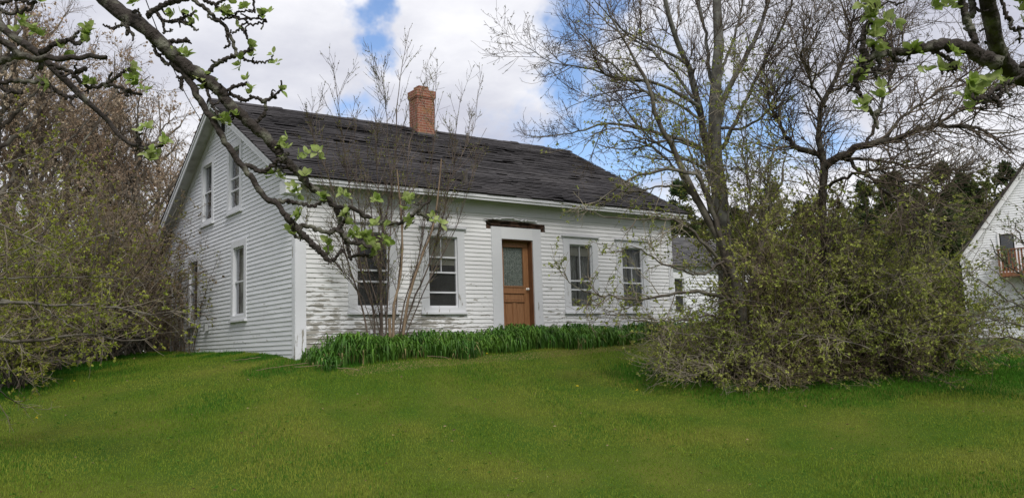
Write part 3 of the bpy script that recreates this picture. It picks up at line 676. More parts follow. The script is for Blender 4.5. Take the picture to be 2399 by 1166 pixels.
P = np.array([[TG(5.98, .05, z) for z in (.35, 1.0, 1.8, 2.6)]]); V, F = tubes(P, np.full((1, 4), .013), 6); part('conduit', (V, [F]), M_galv, house)
# wing to the right, set back
wing = MB()
r_ = np.random.default_rng(4); WY, WE = 4.0, 2.2
mbk = MB(); mbk.box(LX+.03, 19.0, WY+.16, WY+5, -.3, WE); wk = part('wing_wall', mbk, M_room, house)  # dark colour close behind the wing window stands for the unlit room
mb = MB(); z = -.25
while z < WE-.15:
    x = LX+.04
    while x < 19.0:
        e = min(x+r_.uniform(1.5, 4), 19.0)
        for (a, b) in cut([(x, e)], 14.45, 15.10) if .55 < z+.1 and z < 1.9 else [(x, e)]:
            mb.add([TF(a, -WY+.024, z), TF(b, -WY+.024, z), TF(b, -WY+.006, z+.1), TF(a, -WY+.006, z+.1), TF(a, -WY+.004, z+.001), TF(b, -WY+.004, z+.001)], [[0, 1, 2, 3], [0, 4, 5, 1]])
        x = e
    z += .1
part('wing_siding', mb, M_gable, wk)
TW = lambda a, o, z: (a, WY-o, z)
mb = MB(); tbox(mb, TW, LX+.03, 19.1, .0, .05, WE-.16, WE+.02); part('frieze_board', mb, M_trim, wk)
window(TW, 14.56, 15.02, .66, 1.80, (1.25,), hood=False, cas=.10, seed=12, curtain=False)
wr = MB(); WR = 3.55
wr.box8([(LX+.02, WY-.2, WE), (19.2, WY-.2, WE), (19.2, 6.5, WR), (LX+.02, 6.5, WR), (LX+.02, WY-.2, WE+.07), (19.2, WY-.2, WE+.07), (19.2, 6.5, WR+.07), (LX+.02, 6.5, WR+.07)])
wr.box8([(LX+.02, 6.502, WR), (19.2, 6.502, WR), (19.2, 9.2, WE), (LX+.02, 9.2, WE), (LX+.02, 6.502, WR+.07), (19.2, 6.502, WR+.07), (19.2, 9.2, WE+.07), (LX+.02, 9.2, WE+.07)])
for k in range(20):
    s0 = k/20; y0 = WY-.2+(6.7-WY)*s0; z0 = WE+.075+(WR-WE)*s0; x = LX+.02
    while x < 19.2:
        x1 = min(x+r_.uniform(.3, .6), 19.2); u_ = abs(r_.normal(0, .006))+.012
        wr.quad((x, y0, z0+u_), (x1-.003, y0, z0+u_), (x1-.003, y0+.14, z0+.07), (x, y0+.14, z0+.07)); x = x1
part('wing_roof', wr, M_slate, house)
# lean-to behind the rear corner
A, B_ = PL(401, 572, 0, 0), PL(350, 658, 0, 0); Cc = PL(401, 640, 0, 0); Dd = PL(354, 668, 0, 0)
lt = MB(); y0, y1 = D_+.03, B_[1]
lt.box8([(-.03, y0, Cc[2]), (0.05, y0, Cc[2]), (.05, y1, Dd[2]-.02), (-.03, y1, Dd[2]-.02), (-.03, y0, A[2]), (.05, y0, A[2]), (.05, y1, B_[2]), (-.03, y1, B_[2])]); lw = part('lean_to_wall', lt, M_gable, house)
mb = MB(); mb.box8([(-.2, y0, A[2]+.02), (5, y0, A[2]+.02), (5, y1+.2, B_[2]-.01), (-.2, y1+.2, B_[2]-.01), (-.2, y0, A[2]+.09), (5, y0, A[2]+.09), (5, y1+.2, B_[2]+.06), (-.2, y1+.2, B_[2]+.06)]); part('lean_to_roof', mb, M_shingle, house)
mb = MB(); pp = PL(361, 700, 0, 0); mb.box(-.06, .06, pp[1]-.07, pp[1]+.07, -.4, Dd[2]-.01); part('porch_post', mb, M_post, house)
mb = MB(); mb.box(1.6, 1.7, D_+.2, y1, -.3, 2.2); mb.box(.02, 1.599, y1-.12, y1-.04, -.3, 1.95); mb.box(.0, 5, D_+.2, y1, -.3, -.02); part('lean_to_back', mb, M_post, house)  # end wall added to block the bright sky gap in the opening

# ------------------------------------------------------------------ neighbouring house
def neighbour():
    o = W(2268, 786, 40.0); z0 = o[2]-.25; base = np.array([o[0], o[1], 0.])
    fr = nrm(np.array([FW[0], FW[1], 0.])); rr = np.array([fr[1], -fr[0], 0.])
    tc_ = CAM-base; tc_[2] = 0; tc_ = nrm(tc_); a_ = rad(-3.0); tc_ = np.array([tc_[0]*math.cos(a_)-tc_[1]*math.sin(a_), tc_[0]*math.sin(a_)+tc_[1]*math.cos(a_), 0.]); fr = -tc_; rr = np.array([fr[1], -fr[0], 0.])
    T = lambda a, o_, z: tuple(base+rr*a-fr*o_+np.array([0, 0, z]))
    def loc(u, v):          # facade plane coordinates of a pixel
        d = (u-PCX)/FPX*RT-(v-PCY)/FPX*UP+FW; t = np.dot(base-CAM, fr)/np.dot(d, fr); q = CAM+d*t-base; return np.dot(q, rr), q[2]
    h = thing('neighbouring_house', 'white vinyl-sided house at the right edge with steep gable and balcony', 'house', (base[0], base[1], z0))
    ea, ez = loc(2258, 612); pa, pz = loc(2399, 412); sl = (pz-ez)/(pa-ea); apex = 5.4; az_ = ez+sl*(apex-ea)
    wv = MB(); z = z0; wa0 = 0.0
    while z < az_-.1:
        zt = z+.115; lo = max(wa0, ea-.15+(zt-ez+.15)/sl-.06); hi = 2*apex-lo
        if hi > lo: wv.add([T(lo, .018, z), T(hi, .018, z), T(hi, .0, zt), T(lo, .0, zt), T(lo, 0, z), T(hi, 0, z)], [[0, 1, 2, 3], [0, 4, 5, 1]])
        z = zt
    wv.quad(T(0, -8, z0), T(0, .0, z0), T(0, .0, ez+.4), T(0, -8, ez+.4)); wv.quad(T(2*apex, -8, z0), T(2*apex, 0, z0), T(2*apex, 0, ez+.4), T(2*apex, -8, ez+.4))
    part('siding_wall', wv, M_vinyl, h)
    mb = MB(); e0 = ea-.15
    def rk(m_, off0, off1, o0, o1):
        for sg in (0, 1):
            f = (lambda a: a) if sg == 0 else (lambda a: 2*apex-a)
            m_.box8([T(f(e0), o0, ez-.15+off0), T(f(apex), o0, az_+off0), T(f(apex), o1, az_+off0), T(f(e0), o1, ez-.15+off0), T(f(e0), o0, ez-.15+off1), T(f(apex), o0, az_+off1), T(f(apex), o1, az_+off1), T(f(e0), o1, ez-.15+off1)])
    rk(mb, -.02, .32, -.05, .30); part('rake_board', mb, M_vtrim, h)
    mb = MB(); rk(mb, .325, .52, -8, .42); part('roof', mb, M_nroof, h)
    a0, zb = loc(2344, 588); a1, zt = loc(2374, 547)
    w_ = MB(); tbox(w_, T, a0, a1, .0, .05, zb-.9, zt); wo = part('balcony_door', w_, M_dark, h)
    w_ = MB(); tbox(w_, T, a0+.05, a1-.05, .051, .056, zb-.8, zt-.06); part('pane', w_, mat('dim glass', (.06, .065, .07), .1, spec=.6), wo)
    w_ = MB(); tbox(w_, T, a0-.08, a0-.001, .02, .07, zb-.9, zt+.08); tbox(w_, T, a1+.001, a1+.08, .02, .07, zb-.9, zt+.08); tbox(w_, T, a0, a1, .02, .068, zt+.001, zt+.08); part('frame', w_, M_vtrim, wo)
    b0, rz1 = loc(2338, 592); _, rz0 = loc(2338, 646); b1 = b0+3.2; dp = 1.3
    bo = MB(); tbox(bo, T, b0, b1, .03, dp, rz0-.12, rz0); bal = part('balcony', bo, M_deck, h)
    r = MB(); a = b0
    while a < b1: tbox(r, T, a, a+.075, dp-.06, dp-.02, rz0+.01, rz1); a += .13
    k = .05
    while k < dp-.1: tbox(r, T, b0, b0+.04, k, k+.075, rz0+.01, rz1); k += .13
    part('baluster', r, M_deck, bal)
    r = MB(); tbox(r, T, b0-.02, b1, dp-.08, dp+.02, rz1+.001, rz1+.05); tbox(r, T, b0-.02, b0+.06, .03, dp-.081, rz1+.001, rz1+.05); tbox(r, T, b0, b1, dp-.019, dp+.01, rz0-.12, rz0+.06); part('handrail', r, M_deck, bal)
    P = np.array([np.linspace(T(b0+.75, dp-.1, rz0-.12), T(b0+1.5, .05, rz0-1.4), 3)]); V, F = tubes(P, np.full((1, 3), .07), 4); part('brace', (V, [F]), M_post, bal)
neighbour()
# road sliver
def road():
    a, b = WG(2330, 818), WG(2420, 812); dr = nrm(np.array([b[0]-a[0]+3, b[1]-a[1]-9, 0.])); 
    c0 = W(2400, 813, 33.0); dr = nrm(np.array([RT[0], RT[1], 0.])); nn_ = np.array([-dr[1], dr[0], 0.])
    P = []; 
    for s in np.linspace(-1.2, 60, 60):
        for k in (-2.6, 2.6): q = c0+dr*s+nn_*(k*(min(1, (s+1.3)/3))); P.append((q[0], q[1], G(np.array([q[0]]), np.array([q[1]]))[0]+.055))
    V = np.array(P); i = np.arange(59)*2; F = np.stack([i, i+2, i+3, i+1], 1)
    o = part('road', (V, [F]), mat('pale worn asphalt', (.20, .195, .19), .9, (.28, .27, .26), 2, .4, .6)); o['kind'] = 'structure'; o['label'] = 'grey driveway in front of the neighbouring house'; o['category'] = 'road'
road()
# ------------------------------------------------------------------ vegetation
M_bark = mat('grey tree bark', (.085, .072, .060), .9, (.20, .19, .155), 3.0, .42, .70, .6, 26, .15)
M_dbark = mat('dark apple bark', (.042, .036, .031), .95, (.13, .12, .095), 7, .45, .72, .7, 30, .1)
M_bark2 = mat('smooth maple bark', (.090, .085, .078), .9, (.20, .20, .175), 5.0, .40, .66, .5, 22, .15)
M_twig = mat('brown twigs', (.085, .062, .050), .85, (.16, .13, .10), 1.3, .4, .62, island=.25, spec=.15)
M_gtwig = mat('grey twigs', (.14, .115, .085), .85, (.27, .235, .18), 1.0, .4, .62, island=.3, spec=.15)
M_ltwig = mat('tan brush twigs', (.125, .095, .068), .9, (.24, .19, .14), .8, .4, .62, island=.35, spec=.1)
M_btwig = mat('dull brown twigs', (.10, .075, .052), .9, (.20, .16, .11), .8, .4, .62, island=.35, spec=.1)
M_red = mat('red-brown stems', (.060, .042, .034), .7, (.13, .10, .08), 2.5, .4, .65, island=.2, spec=.35)
M_tan = mat('dead tan stems', (.27, .20, .135), .85, (.16, .11, .07), 3, .4, .65, .4, 30)
M_bud = mat('spring buds', (.17, .17, .05), .7, (.09, .065, .035), 1.5, .4, .6, island=.35, trans=.3)
M_bud2 = mat('opening green buds', (.25, .28, .06), .7, (.13, .11, .04), 1.5, .4, .6, island=.35, trans=.3)
M_bol = mat('olive bush leaves', (.22, .23, .045), .7, (.17, .12, .06), .8, .42, .6, island=.4, trans=.35)
M_olive = mat('small olive leaves', (.25, .30, .055), .7, (.36, .38, .09), .8, .4, .62, island=.4, trans=.35)
M_pale = mat('small grey-green leaves', (.20, .235, .12), .7, (.27, .30, .17), .8, .4, .62, island=.35, trans=.35)
M_lime = mat('young yellow-green leaves', (.23, .27, .035), .6, (.32, .33, .05), .8, .4, .62, island=.35, trans=.4)
M_pink = mat('pinkish spring blossom', (.44, .32, .22), .8, (.56, .47, .35), .6, .4, .62, island=.4, trans=.35)
M_tanl = mat('dry brown leaves', (.26, .19, .10), .85, (.13, .085, .05), .8, .4, .62, island=.4, trans=.2)
M_pine = mat('pine needles', (.048, .082, .026), .75, (.092, .120, .038), .5, .4, .62, island=.45, trans=.2)
M_dec = mat('fresh crown leaves', (.14, .18, .045), .75, (.21, .22, .065), .3, .4, .62, island=.45, trans=.3)
M_wood2 = mat('far wood foliage', (.062, .078, .030), .9, (.11, .105, .050), .12, .4, .6, island=.5, trans=.15)
M_apple = mat('apple bark with lichen', (.048, .040, .035), .9, (.20, .20, .155), 16, .52, .72, .9, 55, .2, detail=9)
M_aleaf = mat('young apple leaves', (.235, .335, .06), .55, (.42, .48, .19), 26, .4, .62, island=.22, trans=.42, spec=.3)

def limb(pts, r0, r1, n=24, dep=None, jit=.0, seed=0, world=False):
    p = np.array([W(q[0], q[1], q[2] if len(q) > 2 else dep) for q in pts]) if not world else np.asarray(pts, float)
    p = resample(p, n)
    if jit:
        r = np.random.default_rng(seed); p[1:-1] += r.normal(0, jit, (n-2, 3))
    return p, taper([r0], [r1], n)[0]
def stack(lst): return np.stack([a for a, b in lst]), np.stack([b for a, b in lst])
def branches(P, R, levels, rng):
    """grow successive twig levels; returns meshes' pieces and the last levels' paths"""
    out_ = []; paths = [(P, R)]
    for lv in levels:
        srcP, srcR = paths[-1] if not lv.get('all') else None, None
        cand = paths[-1] if not lv.get('from') else paths[lv['from']-1]
        Ps, Rs = cand
        S, D, r, t, ln = spawn(Ps, Rs, lv['num'], lv.get('t0', .15), lv.get('t1', 1.), lv.get('a0', .35), lv.get('a1', 1.1), rng)
        if 'bias' in lv: D = nrm(D+np.asarray(lv['bias'])*rng.uniform(.3, 1, (len(D), 1)))
        Ln = rng.uniform(lv['l0'], lv['l1'], len(S))*(1-lv.get('fall', .5)*t)
        n = lv.get('n', 5); r0 = np.minimum(r*.75, lv['r'])
        P2 = grow(S, D, Ln, n, lv.get('wob', .15), lv.get('trop', (0, 0, .05)), rng)
        R2 = taper(r0, np.full(len(S), lv.get('r1', .0015)), n)
        paths.append((P2, R2)); out_.append(tubes(P2, R2, lv.get('sides', 3)))
    return out_, paths
def tips(P, rng, num, t0=.3, clump=4, spread_=.014):
    K, n, _ = P.shape; m_ = num//clump; i = rng.integers(0, K, m_); t = rng.uniform(t0, 1, m_)*(n-1); i = np.repeat(i, clump); t = np.minimum(np.repeat(t, clump)+rng.uniform(-.12, .12, m_*clump), n-1.001); t = np.maximum(t, 0); a = np.minimum(t.astype(int), n-2); f = (t-a)[:, None]
    return P[i, a]*(1-f)+P[i, a+1]*f, nrm(P[i, a+1]-P[i, a])
def plant(name, label, cat, limbs_, levels, bark, twig, leaf=None, seed=0, group=None, trunk_name='trunk', sides=8, loc=None, lump=.05, leafname='leaves'):
    rng_ = np.random.default_rng(seed); P, R = stack(limbs_)
    b = P[0, 0] if loc is None else loc
    t = thing(name, label, cat, b, group)
    V, F = tubes(P, R, sides, lump=lump, seed=seed); part(trunk_name, (V, [F]), bark, t, smooth=True)
    o, paths = branches(P, R, levels, rng_)
    V, F = merge([(v, [f]) for v, f in o]); part('branches', (V, F), twig, t)
    if leaf:
        L_ = []
        for (lvl, num, size, wid) in leaf['spec']:
            c, d = tips(paths[lvl][0], rng_, num); v, f = leaves(c, size, rng_, d, wid, .9); L_.append((v, [f]))
        V, F = merge(L_); part(leafname, (V, F), leaf['mat'], t)
    return t
def gz(x, y): return float(G(np.array([x]), np.array([y]))[0])
def gpt(u, dep):      # ground point at a given depth under pixel column u
    p = W(u, 815, dep); return np.array([p[0], p[1], gz(p[0], p[1])-.05])

# --- big bare maple in front of the right end
def maple():
    d = 17.2; b = gpt(1706, d); L_ = []
    L_.append(limb([b, W(1703, 690, d), W(1701, 600, d), W(1686, 480, d), W(1676, 380, d), W(1674, 300, d), W(1677, 200, d), W(1682, 100, d), W(1681, 0, d), W(1684, -160, d), W(1692, -360, d)], .20, .04, 24, world=True, jit=.012))
    A = lambda pts, r0, r1, d0=d, d1=None: L_.append(limb([(u, v, d0+((d1 or d0)-d0)*i/(len(pts)-1)) for i, (u, v) in enumerate(pts)], r0, r1, 24, jit=.010, seed=len(L_)))
    A([(1672, 420), (1645, 290), (1638, 250), (1615, 165), (1592, 115), (1575, 65), (1560, 0), (1545, -130)], .085, .03, d, 16.4)
    A([(1684, 290), (1700, 225), (1730, 165), (1758, 115), (1788, 45), (1805, -20), (1830, -150)], .065, .02, d, 17.8)
    A([(1690, 350), (1720, 290), (1765, 200), (1800, 130), (1840, 50), (1880, -60)], .045, .012, d, 16.2)
    A([(1678, 230), (1660, 160), (1650, 60), (1625, -20), (1600, -150)], .045, .012, d, 18)
    A([(1640, 345), (1590, 325), (1500, 300), (1425, 290), (1370, 303), (1325, 315), (1245, 322)], .045, .004, d, 15.6)
    A([(1665, 372), (1630, 345), (1560, 330), (1480, 350), (1420, 345), (1360, 320)], .030, .004, d, 18.6)
    A([(1638, 250), (1600, 225), (1550, 200), (1500, 185), (1440, 180), (1375, 160), (1290, 145), (1240, 112)], .040, .004, 16.9, 15.2)
    A([(1610, 150), (1550, 115), (1480, 85), (1415, 25), (1370, -20)], .032, .006, 16.8, 16.0)
    A([(1625, 230), (1570, 160), (1500, 100), (1440, 70), (1390, 20), (1340, -40)], .032, .006, 16.8, 18.2)
    A([(1640, 280), (1580, 240), (1510, 215), (1430, 215), (1370, 235), (1310, 262)], .028, .004, 16.9, 17.5)
    A([(1545, 240), (1480, 190), (1400, 120), (1350, 70), (1318, 10)], .026, .004, 16.3, 15.0)
    A([(1690, 440), (1640, 390), (1560, 350), (1500, 300), (1450, 240), (1390, 200), (1345, 150)], .034, .004, d, 18.5)
    A([(1688, 300), (1740, 300), (1800, 260), (1850, 190), (1900, 110), (1930, 40)], .030, .006, d, 16)
    A([(1686, 180), (1720, 90), (1740, 0), (1750, -80)], .035, .01, d, 18)
    lv = [dict(num=230, t0=.22, a0=.4, a1=1.0, l0=.5, l1=2.0, r=.015, r1=.003, n=9, wob=.10, trop=(0, 0, .07), sides=4, fall=.45),
          dict(num=3000, t0=.15, a0=.45, a1=1.1, l0=.15, l1=.85, r=.007, r1=.003, n=6, wob=.12, trop=(0, 0, .09)),
          dict(num=6000, t0=.2, a0=.5, a1=1.2, l0=.05, l1=.28, r=.0045, r1=.003, n=3, wob=.12, trop=(0, 0, .1))]
    plant('maple_tree', 'tall bare grey tree rising out of the thicket at the right end of the farmhouse', 'tree', L_, lv, M_bark2, M_twig, dict(mat=M_bud, spec=[(2, 4000, .032, .5), (3, 6000, .030, .5)]), 21, leafname='buds', lump=.055, sides=12)
maple()
# --- old apple trees tangled in the thicket
def apple_right():
    d = 16.0; L_ = []; b = gpt(1935, d)
    A = lambda pts, r0, r1, d0=d, d1=None: L_.append(limb([(u, v, d0+((d1 or d0)-d0)*i/(len(pts)-1)) for i, (u, v) in enumerate(pts)], r0, r1, 24, jit=.022, seed=40+len(L_)))
    L_.append(limb([b, W(1938, 640, d), W(1926, 520, d), W(1930, 430, d), W(1932, 375, d), W(1912, 335, d), W(1922, 280, d), W(1932, 230, d), W(1950, 205, d), W(1975, 150, d), W(1990, 80, d), W(2010, 0, d)], .125, .012, 24, world=True, jit=.02))
    A([(1934, 390), (1965, 368), (2000, 350), (2025, 338), (2080, 330), (2140, 310), (2200, 295), (2250, 295), (2300, 303), (2340, 328), (2375, 360)], .082, .010, d, 14.5)
    A([(1925, 370), (1900, 355), (1870, 348), (1830, 300), (1800, 230), (1790, 150)], .06, .012, d, 16.6)
    A([(1975, 365), (2025, 410), (2080, 450), (2120, 485), (2170, 550)], .04, .008, d, 14.2)
    A([(2070, 330), (2110, 280), (2180, 230), (2260, 175), (2330, 110)], .035, .006, 15.5, 16.5)
    A([(2190, 297), (2240, 260), (2300, 235), (2360, 205), (2420, 180)], .03, .006, 15, 15)
    A([(2030, 338), (2060, 260), (2090, 180), (2110, 90), (2125, 20)], .03, .006, 15.8, 17)
    A([(1935, 250), (1900, 190), (1880, 110), (1900, 30)], .03, .006, d, 15)
    A([(1945, 215), (2010, 180), (2060, 120), (2110, 40)], .03, .006, d, 17)
    A([(1965, 372), (2040, 375), (2120, 390), (2200, 400), (2290, 395)], .035, .006, d, 17)
    A([(1935, 440), (1990, 410), (2060, 400), (2130, 430), (2230, 450)], .035, .006, d, 14)
    lv = [dict(num=480, t0=.2, a0=.4, a1=1.2, l0=.6, l1=2.1, r=.015, r1=.0035, n=9, wob=.12, trop=(.06, 0, .055), sides=4, fall=.25),
          dict(num=5200, t0=.1, a0=.5, a1=1.3, l0=.12, l1=.75, r=.007, r1=.003, n=6, wob=.16, trop=(0, 0, .03)),
          dict(num=9500, t0=.1, a0=.6, a1=1.4, l0=.03, l1=.17, r=.0045, r1=.003, n=3, wob=.1, trop=(0, 0, .08))]
    plant('apple_tree', 'old dark apple tree with long crooked limb reaching right over the thicket', 'tree', L_, lv, M_dbark, M_twig, dict(mat=M_bud, spec=[(3, 7000, .030, .6), (2, 3000, .028, .6)]), 22, leafname='buds', lump=.10)
apple_right()
def apple_left():
    d = 15.3; L_ = []; b = gpt(1745, d)
    A = lambda pts, r0, r1, d0=d, d1=None: L_.append(limb([(u, v, d0+((d1 or d0)-d0)*i/(len(pts)-1)) for i, (u, v) in enumerate(pts)], r0, r1, 24, jit=.018, seed=60+len(L_)))
    L_.append(limb([b, W(1735, 700, d), W(1700, 600, d), W(1665, 525, d), W(1625, 450, d), W(1580, 360, d), W(1540, 280, d), W(1520, 200, d), W(1475, 120, d), W(1440, 60, d), W(1418, 0, d)], .11, .008, 24, world=True, jit=.012))
    A([(1700, 600), (1660, 480), (1640, 415), (1580, 398), (1520, 405), (1470, 425), (1400, 470), (1340, 505)], .055, .006, d, 14.6)
    A([(1650, 505), (1600, 440), (1540, 440), (1480, 450), (1430, 470)], .03, .006, d, 15.5)
    A([(1720, 660), (1640, 560), (1580, 515), (1520, 515), (1440, 512), (1370, 492), (1310, 475)], .035, .005, d, 14.4)
    A([(1740, 720), (1680, 690), (1620, 682), (1560, 692), (1500, 705), (1450, 700), (1400, 690), (1345, 672), (1315, 620)], .040, .005, d, 13.8)
    A([(1620, 440), (1570, 380), (1520, 340), (1470, 330), (1410, 360)], .028, .005, d, 15.8)
    A([(1560, 330), (1520, 330), (1450, 300), (1390, 320), (1350, 370)], .022, .004, d, 14.6)
    A([(1700, 610), (1640, 640), (1560, 620), (1490, 580), (1430, 590)], .028, .004, d, 14.2)
    A([(1730, 740), (1660, 740), (1580, 750), (1500, 745), (1420, 735)], .025, .004, d, 13.9)
    A([(1745, 700), (1780, 600), (1800, 500), (1830, 420), (1840, 330)], .05, .008, d, 15.8)
    for k_, (ua, va, ub, vb) in enumerate([(1735, 700, 1765, 120), (1725, 660, 1700, 180), (1760, 700, 1800, 200), (1700, 610, 1650, 200), (1660, 520, 1610, 160), (1780, 640, 1850, 160), (1745, 640, 1735, 60), (1640, 420, 1590, 130), (1690, 590, 1620, 300), (1770, 680, 1815, 330)]):
        A([(ua, va), (ua*.7+ub*.3+12*(-1)**k_, va*.7+vb*.3), (ua*.3+ub*.7-8, va*.3+vb*.7), (ub, vb)], .022, .004, d, 15.3+.15*k_)
    A([(1740, 800), (1650, 785), (1570, 785), (1500, 805)], .022, .004, d, 13.9)
    A([(1740, 830), (1650, 830), (1570, 850), (1510, 840)], .020, .004, d, 14.0)
    A([(1750, 845), (1690, 850), (1640, 880), (1590, 875)], .018, .004, d, 13.9)
    A([(1780, 840), (1760, 800), (1790, 860), (1830, 885)], .020, .004, d, 14.0)
    lv = [dict(num=330, t0=.25, a0=.4, a1=1.2, l0=.35, l1=1.3, r=.012, r1=.003, n=8, wob=.15, trop=(-.03, 0, -.01), sides=4, fall=.3),
          dict(num=3200, t0=.1, a0=.5, a1=1.3, l0=.10, l1=.5, r=.006, r1=.0028, n=5, wob=.18, trop=(0, 0, .02)),
          dict(num=2400, t0=.1, a0=.6, a1=1.4, l0=.03, l1=.13, r=.0035, r1=.002, n=3, wob=.1, trop=(0, 0, .08))]
    plant('apple_tree', 'leafing apple tree leaning left with branches hanging over the roof edge and right windows', 'tree', L_, lv, M_bark, M_gtwig, dict(mat=M_olive, spec=[(3, 9000, .040, .6), (2, 8000, .040, .6)]), 23, lump=.09)
apple_left()
# --- thicket shrubs
def shrub(u, dep, hgt, spread, seed, label, nst=34, tw=M_gtwig, lf=M_olive, nleaf=6500, lsize=.050, group=None, lean=0., cat='shrub', name='overgrown_shrub', droop=-.030, dens=1.5):
    r = np.random.default_rng(seed); b = gpt(u, dep); S = b+np.stack([r.normal(0, .22, nst), r.normal(0, .22, nst), np.zeros(nst)], 1)
    az = r.uniform(0, 2*np.pi, nst); s_ = r.uniform(.05, 1.5, nst)*spread/hgt; D = np.stack([np.cos(az)*s_, np.sin(az)*s_, np.ones(nst)], 1)+RT*lean
    Ln = r.uniform(.65, 1.12, nst)*hgt*1.12*np.sqrt(1+.5*s_**2)
    P = grow(S, D, Ln, 14, .10, (0, 0, droop), r); P[:, :, 2] = np.maximum(P[:, :, 2], G(P[:, :, 0], P[:, :, 1])+.05+.0*P[:, :, 2])
    R = taper(r.uniform(.010, .026, nst), np.full(nst, .004), 14)
    t = thing(name, label, cat, b, group); V, F = tubes(P, R, 5, lump=.06, seed=seed); part('stems', (V, [F]), M_bark, t, smooth=True)
    lv = [dict(num=int(430*dens), t0=.15, a0=.4, a1=1.3, l0=.3, l1=1.25, r=.008, r1=.0025, n=7, wob=.2, trop=(0, 0, -.02), fall=.3),
          dict(num=int(2300*dens), t0=.1, a0=.5, a1=1.4, l0=.08, l1=.48, r=.005, r1=.0026, n=4, wob=.2, trop=(0, 0, .0))]
    o, paths = branches(P, R, lv, r); part('branches', merge([(v, [f]) for v, f in o]), tw, t)
    if nleaf:
        nleaf = int(nleaf*2.6)
        c1, d1 = tips(paths[2][0], r, int(nleaf*.75), .1); c2, d2 = tips(paths[1][0], r, int(nleaf*.25), .2); c = np.concatenate([c1, c2]); dd = np.concatenate([d1, d2])
        v, f = leaves(c, lsize, r, dd, .6, .9); part('leaves', (v, [f]), lf, t)
    return t
for a in [(1655, 15.5, .75, 1.3, 31, 'low twiggy shrub at the left end of the right thicket, beside the daylilies', 34, M_gtwig, M_olive, 5200),
          (1790, 15.6, 2.8, .8, 32, 'dense shrub around the foot of the bare tree trunk', 30, M_btwig, M_olive, 3200),
          (1890, 15.8, 3.4, 1.3, 33, 'tallest tangled shrub in the middle of the right thicket', 46, M_btwig, M_olive, 9000),
          (2000, 15.4, 2.7, 1.6, 34, 'broad olive shrub under the long apple limb', 42, M_gtwig, M_olive, 8500),
          (2105, 15.6, 2.5, 1.5, 35, 'rounded leafy shrub right of the broad olive shrub', 40, M_gtwig, M_olive, 8500),
          (2185, 16.2, 1.7, 1.0, 36, 'rightmost shrub of the thicket, next to the neighbouring house wall', 34, M_btwig, M_olive, 7000)]:
    shrub(*a[:10], group='shrubs of the right thicket')
shrub(1790, 15.3, .9, 1.3, 37, 'low spreading brambles along the front of the right thicket', 34, M_btwig, M_olive, 3200, droop=-.05, group='shrubs of the right thicket')
shrub(2030, 15.2, .8, 1.3, 38, 'low trailing twigs in front of the broad olive shrub', 32, M_btwig, M_olive, 3000, droop=-.05, group='shrubs of the right thicket')
# --- grey-green young apple at the right edge
def right_edge():
    d = 12.5; L_ = []; b = gpt(2490, d)
    A = lambda pts, r0, r1, d1=12.0: L_.append(limb([(u, v, d+(d1-d)*i/(len(pts)-1)) for i, (u, v) in enumerate(pts)], r0, r1, 18, jit=.014, seed=80+len(L_)))
    L_.append(limb([b, W(2500, 800, d), W(2520, 650, d), W(2510, 480, d)], .07, .02, 18, world=True))
    for i, p in enumerate([[(2500, 760), (2440, 690), (2390, 640), (2340, 600), (2320, 560)], [(2505, 720), (2450, 640), (2400, 575), (2385, 540), (2380, 520)],
              [(2500, 800), (2430, 740), (2360, 700), (2300, 660), (2270, 640)], [(2500, 830), (2420, 770), (2340, 750), (2290, 745)],
              [(2495, 860), (2400, 800), (2330, 790), (2270, 800), (2240, 830)], [(2500, 780), (2420, 720), (2370, 720), (2310, 740)], [(2500, 700), (2440, 600), (2410, 540), (2395, 480)], [(2500, 790), (2400, 700), (2350, 650), (2300, 610)]]):
        A(p, .022, .004, 11.4+.25*i)
    lv = [dict(num=75, t0=.25, a0=.3, a1=1.0, l0=.3, l1=.9, r=.007, r1=.0025, n=7, wob=.12, trop=(0, 0, .05), sides=4), dict(num=420, t0=.1, a0=.5, a1=1.2, l0=.06, l1=.3, r=.004, r1=.002, n=4, wob=.15, trop=(0, 0, .06))]
    plant('apple_tree', 'young grey-green leafing tree at the right edge before the neighbouring house', 'tree', L_, lv, M_bark, M_gtwig, dict(mat=M_pale, spec=[(2, 1500, .036, .6), (1, 500, .034, .6)]), 24)
right_edge()
